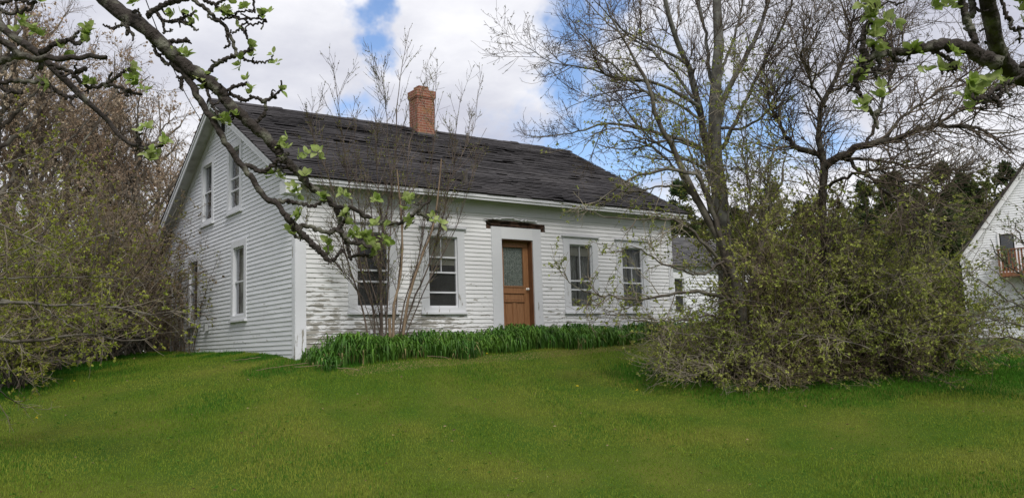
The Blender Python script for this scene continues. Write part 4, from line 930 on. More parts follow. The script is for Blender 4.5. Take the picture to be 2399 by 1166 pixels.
# --- multi-stem clump in front of the left windows
def clump():
    L_ = []; y0 = -.62; b = PL(908, 790, 1, y0)
    def A(pts, r0, r1, dy=0., seed=0):
        p = [PL(u, v, 1, y0+dy*i/(len(pts)-1)) for i, (u, v) in enumerate(pts)]; p[0][2] = gz(p[0][0], p[0][1])-.03
        L_.append(limb(p, r0, r1, 24, world=True, jit=.004, seed=100+len(L_)))
    dark = [([(868, 790), (852, 734), (834, 673), (818, 623), (806, 583), (792, 500), (775, 430), (745, 350), (712, 255)], .022, .0),
            ([(880, 790), (874, 728), (855, 670), (843, 611), (832, 520), (815, 420), (800, 300), (785, 180)], .020, -.3),
            ([(888, 790), (890, 740), (866, 650), (850, 560), (838, 440), (832, 330), (828, 270)], .016, .25),
            ([(893, 790), (892, 685), (894, 593), (896, 531), (885, 430), (880, 330), (877, 250)], .026, .0),
            ([(897, 790), (893, 700), (890, 600), (905, 500), (926, 380), (932, 230), (952, 100), (960, 66)], .024, .2),
            ([(902, 790), (908, 690), (912, 590), (918, 480), (912, 380), (905, 270), (893, 165)], .018, -.25),
            ([(906, 790), (900, 700), (880, 600), (872, 520), (866, 440), (858, 330)], .014, .15),
            ([(925, 790), (950, 700), (976, 623), (995, 520), (1010, 400), (1018, 290), (1022, 175)], .018, .1),
            ([(930, 790), (967, 708), (1004, 623), (1031, 531), (1050, 440), (1065, 330), (1080, 225)], .022, -.2),
            ([(933, 790), (985, 700), (1030, 610), (1070, 530), (1100, 430), (1125, 330), (1140, 300)], .014, -.4),
            ([(928, 790), (960, 690), (990, 590), (1030, 480), (1075, 380), (1110, 300), (1120, 210)], .014, .3),
            ([(900, 790), (870, 700), (830, 600), (800, 530), (760, 440), (740, 350), (725, 265)], .012, -.5),
            ([(890, 790), (850, 700), (790, 620), (740, 560), (715, 520)], .010, -.5),
            ([(915, 790), (930, 690), (942, 560), (950, 440), (962, 330), (985, 220), (1002, 180)], .016, .0)]
    for p, r0, dy in dark: A(p, r0*1.0, .004, dy)
    r = np.random.default_rng(30); P, R = stack(L_)
    t = thing('sapling_clump', 'clump of thin red-brown stems growing in front of the two left windows', 'shrub', (b[0], b[1], gz(b[0], b[1])))
    V, F = tubes(P, R, 6, lump=.05); part('stems', (V, [F]), M_red, t, smooth=True)
    lv = [dict(num=340, t0=.2, a0=.25, a1=.65, l0=.35, l1=1.6, r=.0065, r1=.003, n=9, wob=.07, trop=(0, 0, .06), fall=.55),
          dict(num=2000, t0=.12, a0=.3, a1=.8, l0=.12, l1=.55, r=.0045, r1=.0026, n=5, wob=.10, trop=(0, 0, .07)),
          dict(num=60, t0=.05, t1=.3, a0=.8, a1=1.5, l0=.3, l1=.9, r=.004, r1=.0015, n=6, wob=.12, trop=(0, 0, .02), **{'from': 1})]
    o, paths = branches(P, R, lv, r); part('branches', merge([(v, [f]) for v, f in o]), M_red, t)
    c, d = tips(paths[2][0], r, 6500, .05, 2); c2, d2 = tips(paths[1][0], r, 2600, .15, 2); c3, d3 = tips(P, r, 250, .5)
    v, f = leaves(np.concatenate([c, c2, c3]), .031, r, np.concatenate([d, d2, d3]), .5, .5); part('buds', (v, [f]), M_bud2, t)
    Q = []
    for p, r0, r1 in [([(920, 790), (923, 716), (933, 676), (942, 602), (940, 500), (934, 440), (930, 398)], .030, .014), ([(938, 790), (957, 700), (988, 602), (1016, 525), (1028, 440), (1034, 372)], .032, .013), ([(915, 790), (912, 745)], .035, .03)]:
        q = [PL(u, v_, 1, y0-.06) for u, v_ in p]; q[0][2] = gz(q[0][0], q[0][1])-.03; Q.append(limb(q, r0, r1, 20, world=True, jit=.004, seed=9))
    P, R = stack(Q); V, F = tubes(P, R, 8, lump=.06); part('dead_stems', (V, [F]), M_tan, t, smooth=True, label='pale broken-off dead stems')
clump()
# --- vine on the rear part of the gable wall
def vine():
    r = np.random.default_rng(51); K = 26; y = r.uniform(6.2, 8.7, K); y[:8] = r.uniform(7.4, 8.7, 8)
    S = np.stack([np.full(K, -.06), y, G(np.full(K, -.06), y)], 1); D = np.stack([np.zeros(K), r.normal(0, .25, K), np.ones(K)], 1)
    P = grow(S, D, r.uniform(1.2, 3.7, K), 16, .16, (0, 0, .05), r); P[:, :, 0] = -.045-.03*r.random((K, 16)); R = taper(np.full(K, .010), np.full(K, .003), 16)
    t = thing('climbing_vine', 'bare climbing vine on the rear half of the gable wall', 'vine', (-.06, 7.6, gz(-.06, 7.6)))
    V, F = tubes(P, R, 4); part('stems', (V, [F]), M_twig, t)
    lv = [dict(num=260, t0=.1, a0=.5, a1=1.4, l0=.2, l1=.9, r=.005, r1=.002, n=7, wob=.25, trop=(-.02, 0, .02)), dict(num=700, t0=.1, a0=.5, a1=1.4, l0=.05, l1=.3, r=.003, r1=.0015, n=4, wob=.2, trop=(0, 0, 0))]
    o, paths = branches(P, R, lv, r)
    for q, _ in paths[1:]: pass
    V, F = merge([(v, [f]) for v, f in o]); V[:, 0] = -.03-np.abs(V[:, 0]+.03)*.8; part('branches', (V, F), M_btwig, t)
    c, d = tips(paths[2][0], r, 600); c[:, 0] = -.05-np.abs(c[:, 0]+.05); v, f = leaves(c, .035, r, d, .6); part('leaves', (v, [f]), M_olive, t)
vine()
# --- left side: near leafing tree, brown thicket, tall trees
def left_near():
    d = 10.0; L_ = []; b = gpt(-260, d)
    A = lambda pts, r0, r1, d1=10.5: L_.append(limb([(u, v, d+(d1-d)*i/(len(pts)-1)) for i, (u, v) in enumerate(pts)], r0, r1, 24, jit=.010, seed=120+len(L_)))
    L_.append(limb([b, W(-250, 800, d), W(-230, 650, d), W(-240, 450, d), W(-200, 200, d)], .12, .03, 24, world=True))
    for i, (p, r0) in enumerate([([(-235, 720), (-100, 715), (43, 707), (86, 711), (142, 717), (202, 715), (257, 720), (309, 726), (356, 737), (412, 728)], .030),
              ([(-240, 800), (-100, 792), (0, 795), (51, 800), (103, 797), (146, 788), (180, 781), (223, 788), (275, 797), (326, 797), (365, 788)], .034),
              ([(0, 705), (86, 711), (120, 733), (154, 756), (190, 775)], .016), ([(-235, 560), (-100, 500), (0, 527), (43, 548), (77, 565), (111, 582), (160, 605)], .022),
              ([(-235, 680), (-100, 660), (94, 651), (150, 649), (206, 650), (266, 647), (326, 653)], .016), ([(-240, 810), (-60, 800), (43, 805), (69, 829), (99, 842), (142, 848), (190, 850)], .014),
              ([(-235, 620), (-100, 580), (0, 600), (80, 560), (150, 500)], .016), ([(-235, 640), (-80, 640), (30, 620), (110, 590), (200, 560), (270, 545)], .014),
              ([(-230, 500), (-80, 420), (20, 380), (90, 350), (140, 300)], .018), ([(-235, 760), (-80, 760), (40, 750), (130, 740), (230, 745)], .014), ([(-240, 850), (-60, 850), (30, 870), (80, 900)], .018),
              ([(-230, 450), (-100, 330), (-20, 290), (60, 250)], .02), ([(-235, 580), (-60, 470), (40, 450), (120, 440), (190, 400)], .016), ([(-240, 830), (-60, 890), (20, 930), (60, 960)], .014)]):
        A(p, r0, .004, 9.3+.17*i)
    lv = [dict(num=190, t0=.3, a0=.3, a1=1.1, l0=.3, l1=1.1, r=.007, r1=.0025, n=8, wob=.13, trop=(0, 0, .02), sides=4), dict(num=1200, t0=.1, a0=.5, a1=1.3, l0=.06, l1=.4, r=.0035, r1=.0016, n=5, wob=.16, trop=(0, 0, .04))]
    plant('leafing_tree', 'yellow-green leafing tree reaching in from the left edge with long level branches', 'tree', L_, lv, M_bark, M_gtwig, dict(mat=M_lime, spec=[(2, 4000, .036, .7), (1, 1400, .036, .7)]), 25)
left_near()
for i, a in enumerate([(20, 15.5, 3.0, 1.5, 61, 'brown bush at the far left edge of the lawn', 38, M_ltwig, M_lime, 6500),
          (120, 18.0, 3.6, 1.6, 62, 'second brown bush from the left edge, dotted with yellow-green leaves', 44, M_ltwig, M_lime, 3600),
          (205, 19.2, 4.0, 1.6, 63, 'dark tangled bush in the middle of the left thicket', 50, M_ltwig, M_bol, 3400),
          (270, 20.6, 4.2, 1.5, 64, 'tall brown bush left of the lean-to', 50, M_ltwig, M_bol, 3200),
          (322, 22.5, 3.6, 1.2, 65, 'brown bush closest to the lean-to at the rear of the farmhouse', 46, M_ltwig, M_tanl, 2400),
          (60, 21.0, 4.5, 1.8, 66, 'tall bush behind the others at the left', 50, M_ltwig, M_bol, 3600),
          (160, 23.5, 5.0, 1.8, 67, 'tall bush below the pinkish trees', 50, M_ltwig, M_bol, 3600),
          (250, 25.0, 5.2, 1.8, 68, 'pinkish brown bush behind the dark tangled bush', 50, M_ltwig, M_pink, 4000),
          (310, 26.0, 5.0, 1.6, 69, 'pinkish brown bush behind the gable edge', 50, M_ltwig, M_pink, 4000),
          (392, 31.0, 3.5, 2.2, 70, 'brown bush seen through the lean-to opening', 40, M_ltwig, M_bol, 2400)]):
    shrub(*a[:10], group='bushes of the left thicket', droop=-.02, lsize=.055, dens=1.6)
def bare_tree(seed, h, name, label, cat, leafm, nleaf, bark=M_bark, tw=M_ltwig, lsize=.055, spread=1.0, parts_leaf='blossom'):
    r = np.random.default_rng(seed); L_ = []
    tr = np.array([[0, 0, -.2], [.1, 0, h*.25], [-.05, .1, h*.5], [.12, .05, h*.75], [.05, 0, h]]); L_.append(limb(tr, h*.016, .012, 20, world=True, jit=.02))
    for k in range(16):
        z = h*r.uniform(.18, .8); a = r.uniform(0, 6.28); l = (h-z)*r.uniform(.45, .8)*spread
        q = [[.05, .03, z]]; el = r.uniform(.6, 1.1)
        for s in (.3, .65, 1.0): q.append([np.cos(a)*l*s*np.cos(el)+r.normal(0, .1), np.sin(a)*l*s*np.cos(el)+r.normal(0, .1), z+l*s*np.sin(el)*(1+.15*s)])
        L_.append(limb(np.array(q), h*.007, .008, 20, world=True, jit=.02, seed=k))
    lv = [dict(num=150, t0=.2, a0=.3, a1=.9, l0=.8, l1=2.4, r=.014, r1=.005, n=7, wob=.1, trop=(0, 0, .05)), dict(num=1100, t0=.1, a0=.4, a1=1.1, l0=.3, l1=1.1, r=.007, r1=.0035, n=5, wob=.14, trop=(0, 0, .03)),
          dict(num=2600, t0=.1, a0=.4, a1=1.2, l0=.1, l1=.45, r=.005, r1=.003, n=3, wob=.1, trop=(0, 0, .03))]
    return plant(name, label, cat, L_, lv, bark, tw, dict(mat=leafm, spec=[(3, nleaf, lsize, .7)]), seed, loc=(0, 0, 0), leafname=parts_leaf)
def copy_tree(t, loc, rz, sc_, label, group=None):
    c = t.copy(); COL.objects.link(c); c.location = [float(x) for x in loc]; c.rotation_euler = (0, 0, rz); c.scale = (sc_, sc_, sc_); c['label'] = label
    if group: c['group'] = group
    for ch in t.children:
        k = ch.copy(); COL.objects.link(k); k.parent = c
    return c
def move(t, loc, rz, sc_, label, group=None):
    t.location = [float(x) for x in loc]; t.rotation_euler = (0, 0, rz); t.scale = (sc_, sc_, sc_); t['label'] = label
    if group: t['group'] = group
pk = bare_tree(71, 10.0, 'blossoming_tree', '', 'tree', M_pink, 11000, lsize=.07); gr = bare_tree(72, 12.0, 'bare_tree', '', 'tree', M_tanl, 2400, parts_leaf='buds', lsize=.045)
spots = [(pk, 75, 25, 0.3, 1.0, 'pinkish flowering tree second from the left edge'), (pk, 320, 27.5, 2.0, .95, 'pinkish flowering tree next to the farmhouse gable'), (pk, 205, 29, 4.1, 1.0, 'pinkish flowering tree in the middle of the left wood'),
         (pk, -40, 23, 5.2, 1.1, 'flowering tree cut by the left edge'), (pk, 395, 34, 1.1, .9, 'pale flowering tree just behind the roof rake'),
         (gr, 250, 31, 0.5, 1.0, 'slender grey bare tree showing above the pink blossoms'), (gr, 20, 27, 2.5, 1.15, 'tall bare tree behind the big apple branch at far left'), (gr, 140, 33, 3.6, 1.1, 'forked bare tree against the sky above the left thicket'),
         (gr, 360, 36, 5.0, 1.0, 'thin bare tree left of the roof peak')]
used = set()
for t, u, dep, rz, s_, lb in spots:
    f = move if id(t) not in used else copy_tree; used.add(id(t)); f(t, gpt(u, dep), rz, s_, lb, 'trees of the left wood')
def conifer(seed, h, wid=.28, name='pine_tree'):
    r = np.random.default_rng(seed); t = thing(name, '', 'tree'); P = np.array([[[0, 0, -.3], [.05, 0, h*.4], [0, .05, h*.8], [0, 0, h]]]); V, F = tubes(P, np.array([[h*.017, h*.013, h*.006, .01]]), 7); part('trunk', (V, [F]), M_bark, t)
    nb = 130; z = h*(.12+.87*r.random(nb)**.85); l = (h-z)*wid*r.uniform(.55, 1.15, nb)+.25; az = r.uniform(0, 6.28, nb)
    S = np.stack([np.zeros(nb), np.zeros(nb), z], 1); D = np.stack([np.cos(az), np.sin(az), r.uniform(-.1, .35, nb)], 1); B = grow(S, D, l, 6, .08, (0, 0, .03), r)
    V, F = tubes(B, taper(np.full(nb, .03), np.full(nb, .008), 6), 3); part('limbs', (V, [F]), M_bark, t)
    c, d = tips(B, r, 9500, .12, 1); c = c+r.normal(0, .09, c.shape)*np.array([1, 1, .6]); v, f = leaves(c, .34, r, d+np.array([0, 0, .1]), .28, .55); part('crown', (v, [f]), M_pine, t); return t
def leafy(seed, h, leafm=M_dec, name='leafing_tree'):
    return bare_tree(seed, h, name, '', 'tree', leafm, 17000, lsize=.15, parts_leaf='crown', spread=1.0)
cn, cn2, lf = conifer(81, 11.0), conifer(82, 9.0, .36), leafy(83, 9.5)
bgs = [(cn, 1612, 44, 0, .80, 'dark pine directly behind the wing roof'), (cn2, 1655, 48, 1, .80, 'pine just right of the wing pine, behind the bare trunk'), (cn, 1560, 60, 2, .75, 'small pine peeping over the farmhouse roof end'),
       (cn2, 1745, 50, 3, .9, 'pine behind the thicket, left of the dark apple trunk'), (cn, 1830, 52, 4, .90, 'pine behind the tallest shrub'), (lf, 1790, 46, 0, .85, 'light leafing tree behind the thicket'),
       (cn2, 1905, 54, 2, 1.0, 'pine behind the dark apple trunk'), (lf, 1990, 48, 2, .90, 'leafing tree under the long apple limb'), (cn, 2055, 55, 1, .95, 'slim pine between two leafing trees'), (cn2, 2120, 52, 5, 1.15, 'broad pine in the middle of the right wood'),
       (lf, 2185, 50, 4, .95, 'leafing tree left of the neighbouring roof'), (cn, 2240, 58, 3, 1.10, 'tall pine behind the neighbouring roof edge'), (cn2, 2290, 62, 0, 1.35, 'bushy pine above the neighbouring roof slope'), (lf, 2350, 60, 1, 1.22, 'pale airy tree above the neighbouring roof'),
       (cn, 2399, 64, 2, 1.2, 'pine top at the right edge over the neighbouring roof'), (cn2, 2060, 44, 4, .75, 'low bushy evergreen behind the broad olive shrub'), (cn2, 2170, 44, 1, .85, 'low evergreen beside the neighbouring house corner'), (cn2, 2240, 46, 2, .8, 'dark low evergreen touching the neighbouring wall')]
for t, u, dep, rz, s_, lb in bgs:
    f = move if id(t) not in used else copy_tree; used.add(id(t)); f(t, gpt(u, dep), rz, s_, lb, 'trees of the right wood')
def woods():
    """far continuous wood: crowns of leaf clumps on all sides"""
    r = np.random.default_rng(90); C = []; tr = []
    def row(az0, az1, dist, n, h0, h1):
        for k in range(n):
            a = az0+(az1-az0)*(k+r.random())/n; dd = dist*r.uniform(.9, 1.2); x, y = 2+dd*math.sin(a), -3+dd*math.cos(a); h = r.uniform(h0, h1); wd = h*r.uniform(.28, .45); m = 700
            q = r.normal(size=(m, 3)); q = nrm(q)*r.random((m, 1))**.4; z = h*.5+q[:, 2]*h*.5; lump_ = 1+.35*np.sin(q[:, 0]*7+k)*np.sin(q[:, 2]*9+k)
            C.append(np.stack([x+q[:, 0]*wd*lump_, y+q[:, 1]*wd*lump_, z-.6], 1))
    row(rad(-75), rad(5), 52, 26, 6.5, 9.5); row(rad(5), rad(78), 68, 40, 9, 12.5); row(rad(75), rad(285), 60, 56, 9, 13); row(rad(-85), rad(-20), 36, 16, 4, 6)  # unseen row behind the camera is added to darken the window reflections
    c = np.concatenate(C); v, f = leaves(c, .75, r, None, .7); part('x', (v, [f]), M_wood2).name = 'distant_woods'
    tag(bpy.data.objects['distant_woods'], 'distant mixed wood behind the trees, with unseen rows added behind the camera', 'woods', kind='stuff')
woods()
# ------------------------------------------------------------------ near apple branches
def apple_leaves(centres, rng_, n=(5, 8), size=.042, out_=None):
    """rosettes of folded ovate leaves; centres: list of (point, axis)"""
    Vs, Fs, off = [], [], 0; t = np.linspace(0, 1, 7); prof = np.array([.08, .62, .95, 1.0, .88, .58, .03])*.5
    for c, ax in centres:
        ax = nrm(np.asarray(ax, float)); k = rng_.integers(*n); ph = rng_.uniform(0, 6.28)
        q = nrm(np.cross(ax, (.3, .2, .9))); p_ = np.cross(ax, q)
        for j in range(k):
            a = ph+j*2.4; inc = rng_.uniform(.35, 1.25); rd = np.cos(a)*q+np.sin(a)*p_; d = nrm(np.cos(inc)*ax+np.sin(inc)*rd); nn_ = nrm(np.cross(np.cross(d, ax), d)+1e-6); sd_ = np.cross(d, nn_)
            s = size*rng_.uniform(.55, 1.15); wv = s*rng_.uniform(.62, .85); cv = rng_.uniform(.05, .45)*rng_.choice([-1, 1, 1])
            mid = c+d*(t[:, None]*s)+nn_*((t[:, None]**2)*s*-cv)+d*.006
            fo = rng_.uniform(.1, .45); L1 = mid+sd_*(prof[:, None]*wv)+nn_*(prof[:, None]*wv*fo); L2 = mid-sd_*(prof[:, None]*wv)+nn_*(prof[:, None]*wv*fo)
            V = np.stack([L1, mid, L2], 1).reshape(-1, 3); b = off+np.arange(6)[:, None]*3
            Vs.append(V); Fs.append(np.concatenate([b+np.array([[0, 1, 4, 3]]), b+np.array([[1, 2, 5, 4]])])); off += 21
    return np.concatenate(Vs), np.concatenate(Fs)
def near_tree(name, label, trunk_pts, trunk_r, limbs_, dep, clusters, seed, spurs=170, leafsize=.042, ddep=None):
    r = np.random.default_rng(seed); n = 44; L_ = []
    for i, (pts, w0, w1, dz) in enumerate(limbs_):
        k = len(pts); d_ = [dep+dz[0]+(dz[1]-dz[0])*j/(k-1) for j in range(k)]
        p = resample(np.array([W(u, v, d_[j]) for j, (u, v) in enumerate(pts)]), n); p[1:-1] += r.normal(0, .0022, (n-2, 3))+.004*np.sin(np.arange(1, n-1)*1.7+i)[:, None]*UP
        R = taper([w0*dep/FPX/2*.84], [w1*dep/FPX/2*.86], n)[0]; R = R*(1+.10*np.sin(np.arange(n)*1.3+i)*np.sin(np.arange(n)*.47)); L_.append((p, R))
    P, R = stack(L_); base = trunk_pts[0]
    t = thing(name, label, 'tree', base)
    tp, trr = limb(trunk_pts, trunk_r, trunk_r*.6, 24, world=True); V, F = tubes(tp[None], trr[None], 12, lump=.04); part('trunk', (V, [F]), M_apple, t, smooth=True)
    P4 = np.stack([np.stack([np.interp(np.linspace(0, n-1, n*3), np.arange(n), P[k][:, a]) for a in range(3)], 1) for k in range(len(P))]); R4 = np.stack([np.interp(np.linspace(0, n-1, n*3), np.arange(n), q) for q in R])
    V0, F0 = tubes(P4, R4, 12, lump=.05, seed=seed)
    vis = P; S, D, rr_, tt, ln = spawn(vis, R, spurs, .05, 1, .7, 1.4, r); Ln = r.uniform(.012, .055, len(S)); S2 = grow(S, D, Ln, 6, .42, (0, 0, .0), r)
    R2 = taper(np.minimum(rr_*.7, r.uniform(.0028, .0055, len(S))), np.full(len(S), .0028), 6)*(1+.25*r.random((len(S), 6))); V, F = tubes(S2, R2, 6, lump=.15)
    # second generation of spur knuckles
    S_, D_2, r_2, _, _ = spawn(S2, R2, spurs//2, .3, 1, .7, 1.3, r); S3 = grow(S_, D_2, r.uniform(.008, .022, len(S_)), 4, .3, (0, 0, 0), r); V3, F3 = tubes(S3, taper(np.full(len(S_), .003), np.full(len(S_), .0026), 4), 6, lump=.1)
    V, F = merge([(V0, [F0]), (V, [F]), (V3, [F3])]); part('branches', (V, F), M_apple, t, smooth=True)
    cl = []
    for (u, v, *rest) in clusters:
        c = W(u, v, dep+(rest[0] if rest else 0)); ax = UP*r.uniform(.2, 1)+RT*r.normal(0, .6)-FW*r.uniform(.1, .9); cl.append((c, ax)); 
        if r.random() < .6: cl.append((c+r.normal(0, .014, 3), ax+r.normal(0, .6, 3)))
    V, F = apple_leaves(cl, r, size=leafsize); part('leaves', (V, [F]), M_aleaf, t, smooth=True)
    return t
d = 3.3
TB_ = W(-1350, 1500, 3.6); TB_[2] = gz(TB_[0], TB_[1])-.1
TT = W(-1300, 250, 3.5)
near_tree('apple_tree', 'nearest apple tree on the left, its thick lichen-covered limb slanting across the gable', [TB_, (TB_+TT)/2+np.array([.1, .1, 0]), TT], .16, [
 ([(-1300, 300), (-900, -60), (-500, -260), (-100, -260), (120, -120), (240, -10), (280, 25), (310, 46), (352, 78), (385, 108)], 100, 38, (.2, 0)),
 ([(350, 76), (385, 108), (420, 140), (447, 164), (480, 184), (510, 208), (530, 236), (556, 263), (580, 285), (606, 305), (632, 330), (655, 358)], 38, 25, (0, 0)),
 ([(640, 342), (662, 370), (688, 396), (711, 419), (727, 438), (748, 450), (768, 464), (779, 481), (795, 487)], 25, 13, (0, .05)),
 ([(785, 485), (808, 488), (832, 491), (855, 506), (875, 514), (894, 519), (921, 524), (948, 518), (968, 503), (976, 495), (993, 481), (1009, 468)], 14, 6, (.05, .1)),
 ([(974, 497), (989, 503), (1004, 502), (1026, 496)], 8, 5, (.1, .1)), ([(990, 502), (1001, 510), (1015, 520)], 7, 5, (.1, .1)), ([(970, 503), (960, 520), (948, 536)], 7, 4, (.1, .1)),
 ([(787, 489), (795, 512), (797, 532), (803, 553), (812, 568), (816, 586), (822, 608)], 15, 9, (.05, .0)), ([(822, 606), (828, 600), (845, 597), (872, 602)], 7, 5, (0, 0)),
 ([(392, 112), (400, 142), (425, 165), (447, 195), (462, 225), (480, 255), (503, 285), (520, 315), (538, 347), (563, 385), (580, 405), (594, 422), (608, 445), (622, 464), (646, 477), (672, 506)], 20, 14, (.02, -.1)),
 ([(672, 506), (690, 528), (704, 542), (715, 555), (733, 573), (750, 588), (762, 602), (768, 609)], 17, 13, (-.1, -.1)), ([(768, 609), (782, 608), (793, 594), (805, 583)], 9, 6, (-.1, -.1)),
 ([(672, 512), (700, 531), (718, 530), (745, 538), (768, 546), (787, 538), (799, 546), (814, 560), (828, 570), (851, 571), (870, 581)], 13, 9, (-.1, -.05)), ([(770, 545), (797, 530), (812, 510)], 10, 6, (-.05, 0)),
 ([(563, 385), (580, 388), (594, 394), (606, 402), (618, 402), (634, 391), (648, 378), (662, 372), (676, 358)], 13, 9, (-.03, -.05)), ([(616, 404), (640, 402), (662, 394), (680, 388)], 9, 6, (0, 0)),
 ([(622, 464), (650, 470), (675, 472), (706, 478), (730, 483), (748, 476), (765, 470)], 11, 7, (-.05, 0)), ([(678, 505), (684, 530), (690, 552), (700, 555), (712, 548)], 9, 6, (-.1, -.1)),
 ([(590, 292), (600, 285), (615, 271), (622, 256), (620, 242), (612, 234), (598, 230), (585, 226)], 11, 6, (0, 0)), ([(612, 236), (630, 234), (645, 222), (655, 212)], 8, 5, (0, 0)),
 ([(520, 218), (540, 208), (560, 200), (580, 197)], 9, 7, (0, .0)), ([(535, 220), (556, 228), (575, 236), (590, 228)], 8, 6, (0, 0)), ([(478, 190), (494, 240), (510, 268), (522, 290)], 8, 6, (0, -.05)),
 ([(343, 40), (352, 32), (365, 24), (380, 14), (400, 6), (425, 1), (450, -4), (470, -12)], 16, 10, (0, 0)), ([(366, 28), (378, 45), (384, 60), (384, 80)], 9, 5, (0, 0)), ([(384, 48), (400, 52), (420, 46), (440, 38), (456, 30)], 8, 6, (0, 0)), ([(420, 50), (440, 56), (455, 68), (464, 72)], 6, 4, (0, 0)),
 ([(440, -20), (455, 2), (475, 16), (492, 30), (505, 44), (522, 58), (536, 80), (545, 95), (552, 118), (556, 130)], 11, 9, (0, 0)), ([(485, 172), (500, 158), (518, 145), (540, 134), (556, 127), (575, 122), (592, 114)], 12, 8, (0, 0)),
 ([(490, 28), (487, 42), (520, 44), (545, 42), (558, 44), (585, 46), (600, 42), (618, 34)], 6, 5, (0, 0)), ([(600, 44), (626, 50), (608, 54), (592, 58), (575, 54), (562, 66), (545, 80)], 5, 5, (0, 0)), ([(500, 10), (520, 28), (545, 38), (560, 27), (598, 28)], 7, 4, (0, 0)),
 ([(595, 0), (594, 18), (597, 30)], 4, 4, (0, 0)), ([(556, 128), (575, 140), (605, 146), (630, 143), (640, 130)], 6, 4, (0, 0)), ([(530, 82), (538, 104), (525, 112)], 6, 4, (0, 0)), ([(565, 68), (576, 78), (579, 88)], 5, 4, (0, 0)), ([(460, -10), (500, 10), (520, 2), (545, -6)], 9, 6, (0, 0)),
 ([(300, 60), (298, 48), (290, 55), (266, 66), (242, 60)], 8, 4, (0, 0)), ([(298, 58), (300, 72), (296, 82)], 9, 7, (0, 0)), ([(300, 70), (308, 78), (314, 84)], 6, 5, (0, 0)), ([(395, 98), (410, 98), (428, 96), (442, 94)], 9, 8, (0, 0)), ([(312, 30), (322, 26), (330, 38)], 6, 4, (0, 0)),
 ([(358, 108), (364, 125), (376, 135), (390, 150), (400, 148)], 8, 6, (0, 0)), ([(446, 160), (450, 178), (452, 188)], 8, 7, (0, 0)), ([(426, 180), (424, 198), (422, 206)], 9, 6, (0, 0)),
 ([(-1300, 350), (-800, 80), (-300, 20), (-60, 30), (0, 60), (30, 85), (65, 110), (100, 135), (125, 160), (150, 185), (185, 220), (215, 250), (250, 280), (272, 305), (285, 330), (302, 338), (320, 341), (340, 346), (362, 338), (382, 341)], 60, 7, (-.1, -.3)),
 ([(-300, -20), (-60, 60), (0, 92), (25, 112), (52, 132), (75, 137), (95, 137), (135, 137), (175, 135), (210, 131), (250, 135)], 26, 11, (-.4, -.35)), ([(-200, 180), (-40, 150), (0, 144), (28, 136), (50, 132)], 22, 15, (-.4, -.35)),
 ([(92, 126), (108, 116), (125, 105), (148, 97), (170, 90), (180, 80), (184, 72)], 13, 6, (-.3, -.3)), ([(165, 93), (178, 104), (190, 98), (200, 82)], 8, 5, (-.3, -.3)),
 ([(100, 142), (135, 158), (160, 165), (178, 180), (195, 195), (215, 205), (240, 200), (265, 201), (285, 208), (300, 212), (318, 219), (332, 222)], 11, 7, (-.3, -.3)), ([(245, 202), (262, 190), (280, 175), (292, 166), (304, 160)], 8, 5, (-.3, -.3)), ([(288, 208), (294, 216), (297, 224)], 6, 5, (-.3, -.3)), ([(175, 172), (190, 165), (202, 160)], 8, 7, (-.3, -.3)),
 ([(-150, 210), (-30, 200), (0, 196), (30, 190), (60, 192), (95, 192), (112, 195)], 13, 9, (-.35, -.35)), ([(112, 195), (130, 212), (145, 222), (160, 228), (176, 226), (182, 216)], 8, 7, (-.35, -.3)), ([(-150, 60), (-40, 40), (0, 26), (20, 30), (45, 28), (68, 22), (80, 8)], 12, 7, (-.4, -.4)), ([(-100, -20), (0, 8), (30, -2), (60, 4), (85, 8)], 9, 7, (-.4, -.4)),
 ([(95, 140), (98, 150), (96, 160)], 9, 8, (-.35, -.35)), ([(322, 341), (326, 330), (324, 322)], 8, 6, (-.3, -.3)), ([(345, 346), (350, 362), (348, 372)], 6, 5, (-.3, -.3)), ([(0, 205), (20, 214), (50, 218)], 8, 7, (-.35, -.35))],
 d, [(627, 32), (640, 128), (648, 150), (655, 212), (573, 22), (520, 28), (538, 10), (552, 62), (530, 40), (580, 105), (590, 135), (560, 142), (576, 190), (580, 222), (470, 185), (480, 178), (425, 125), (435, 130), (450, 30), (458, 52), (405, 32), (424, 34), (318, 8), (535, 278, -.03), (552, 272, -.03), (520, 282, -.03),
     (476, 206), (500, 200), (674, 350), (670, 372), (662, 340), (716, 362), (744, 358), (714, 412), (640, 410), (652, 416), (628, 412), (684, 440), (695, 452), (752, 462), (762, 470), (806, 452), (808, 462), (700, 500, -.1), (706, 508, -.1), (812, 498), (818, 508), (822, 518), (818, 528), (826, 552), (832, 546), (770, 565), (778, 572), (884, 468), (882, 528), (964, 470), (960, 480), (1013, 512), (966, 526), (870, 572), (880, 582), (885, 592), (878, 600), (858, 575), (868, 566), (895, 560), (690, 552, -.1), (850, 560),
     (205, 66, -.3), (212, 88, -.3), (200, 82, -.3), (140, 115, -.3), (212, 190, -.3), (218, 200, -.3), (315, 192, -.3), (325, 200, -.3), (338, 214, -.3), (308, 158, -.3), (335, 308, -.3), (345, 302, -.3), (378, 330, -.3), (388, 338, -.3), (350, 362, -.3), (352, 372, -.3), (92, 6, -.4), (120, 200, -.35), (75, 70, -.3), (85, 78, -.3), (60, 50, -.3), (45, 60, -.3)], 201, spurs=150, leafsize=.031)
d2 = 2.3
TB2 = W(4700, 1500, 3.4); TB2[2] = gz(TB2[0], TB2[1])-.1; TT2 = W(4600, -100, 3.3)
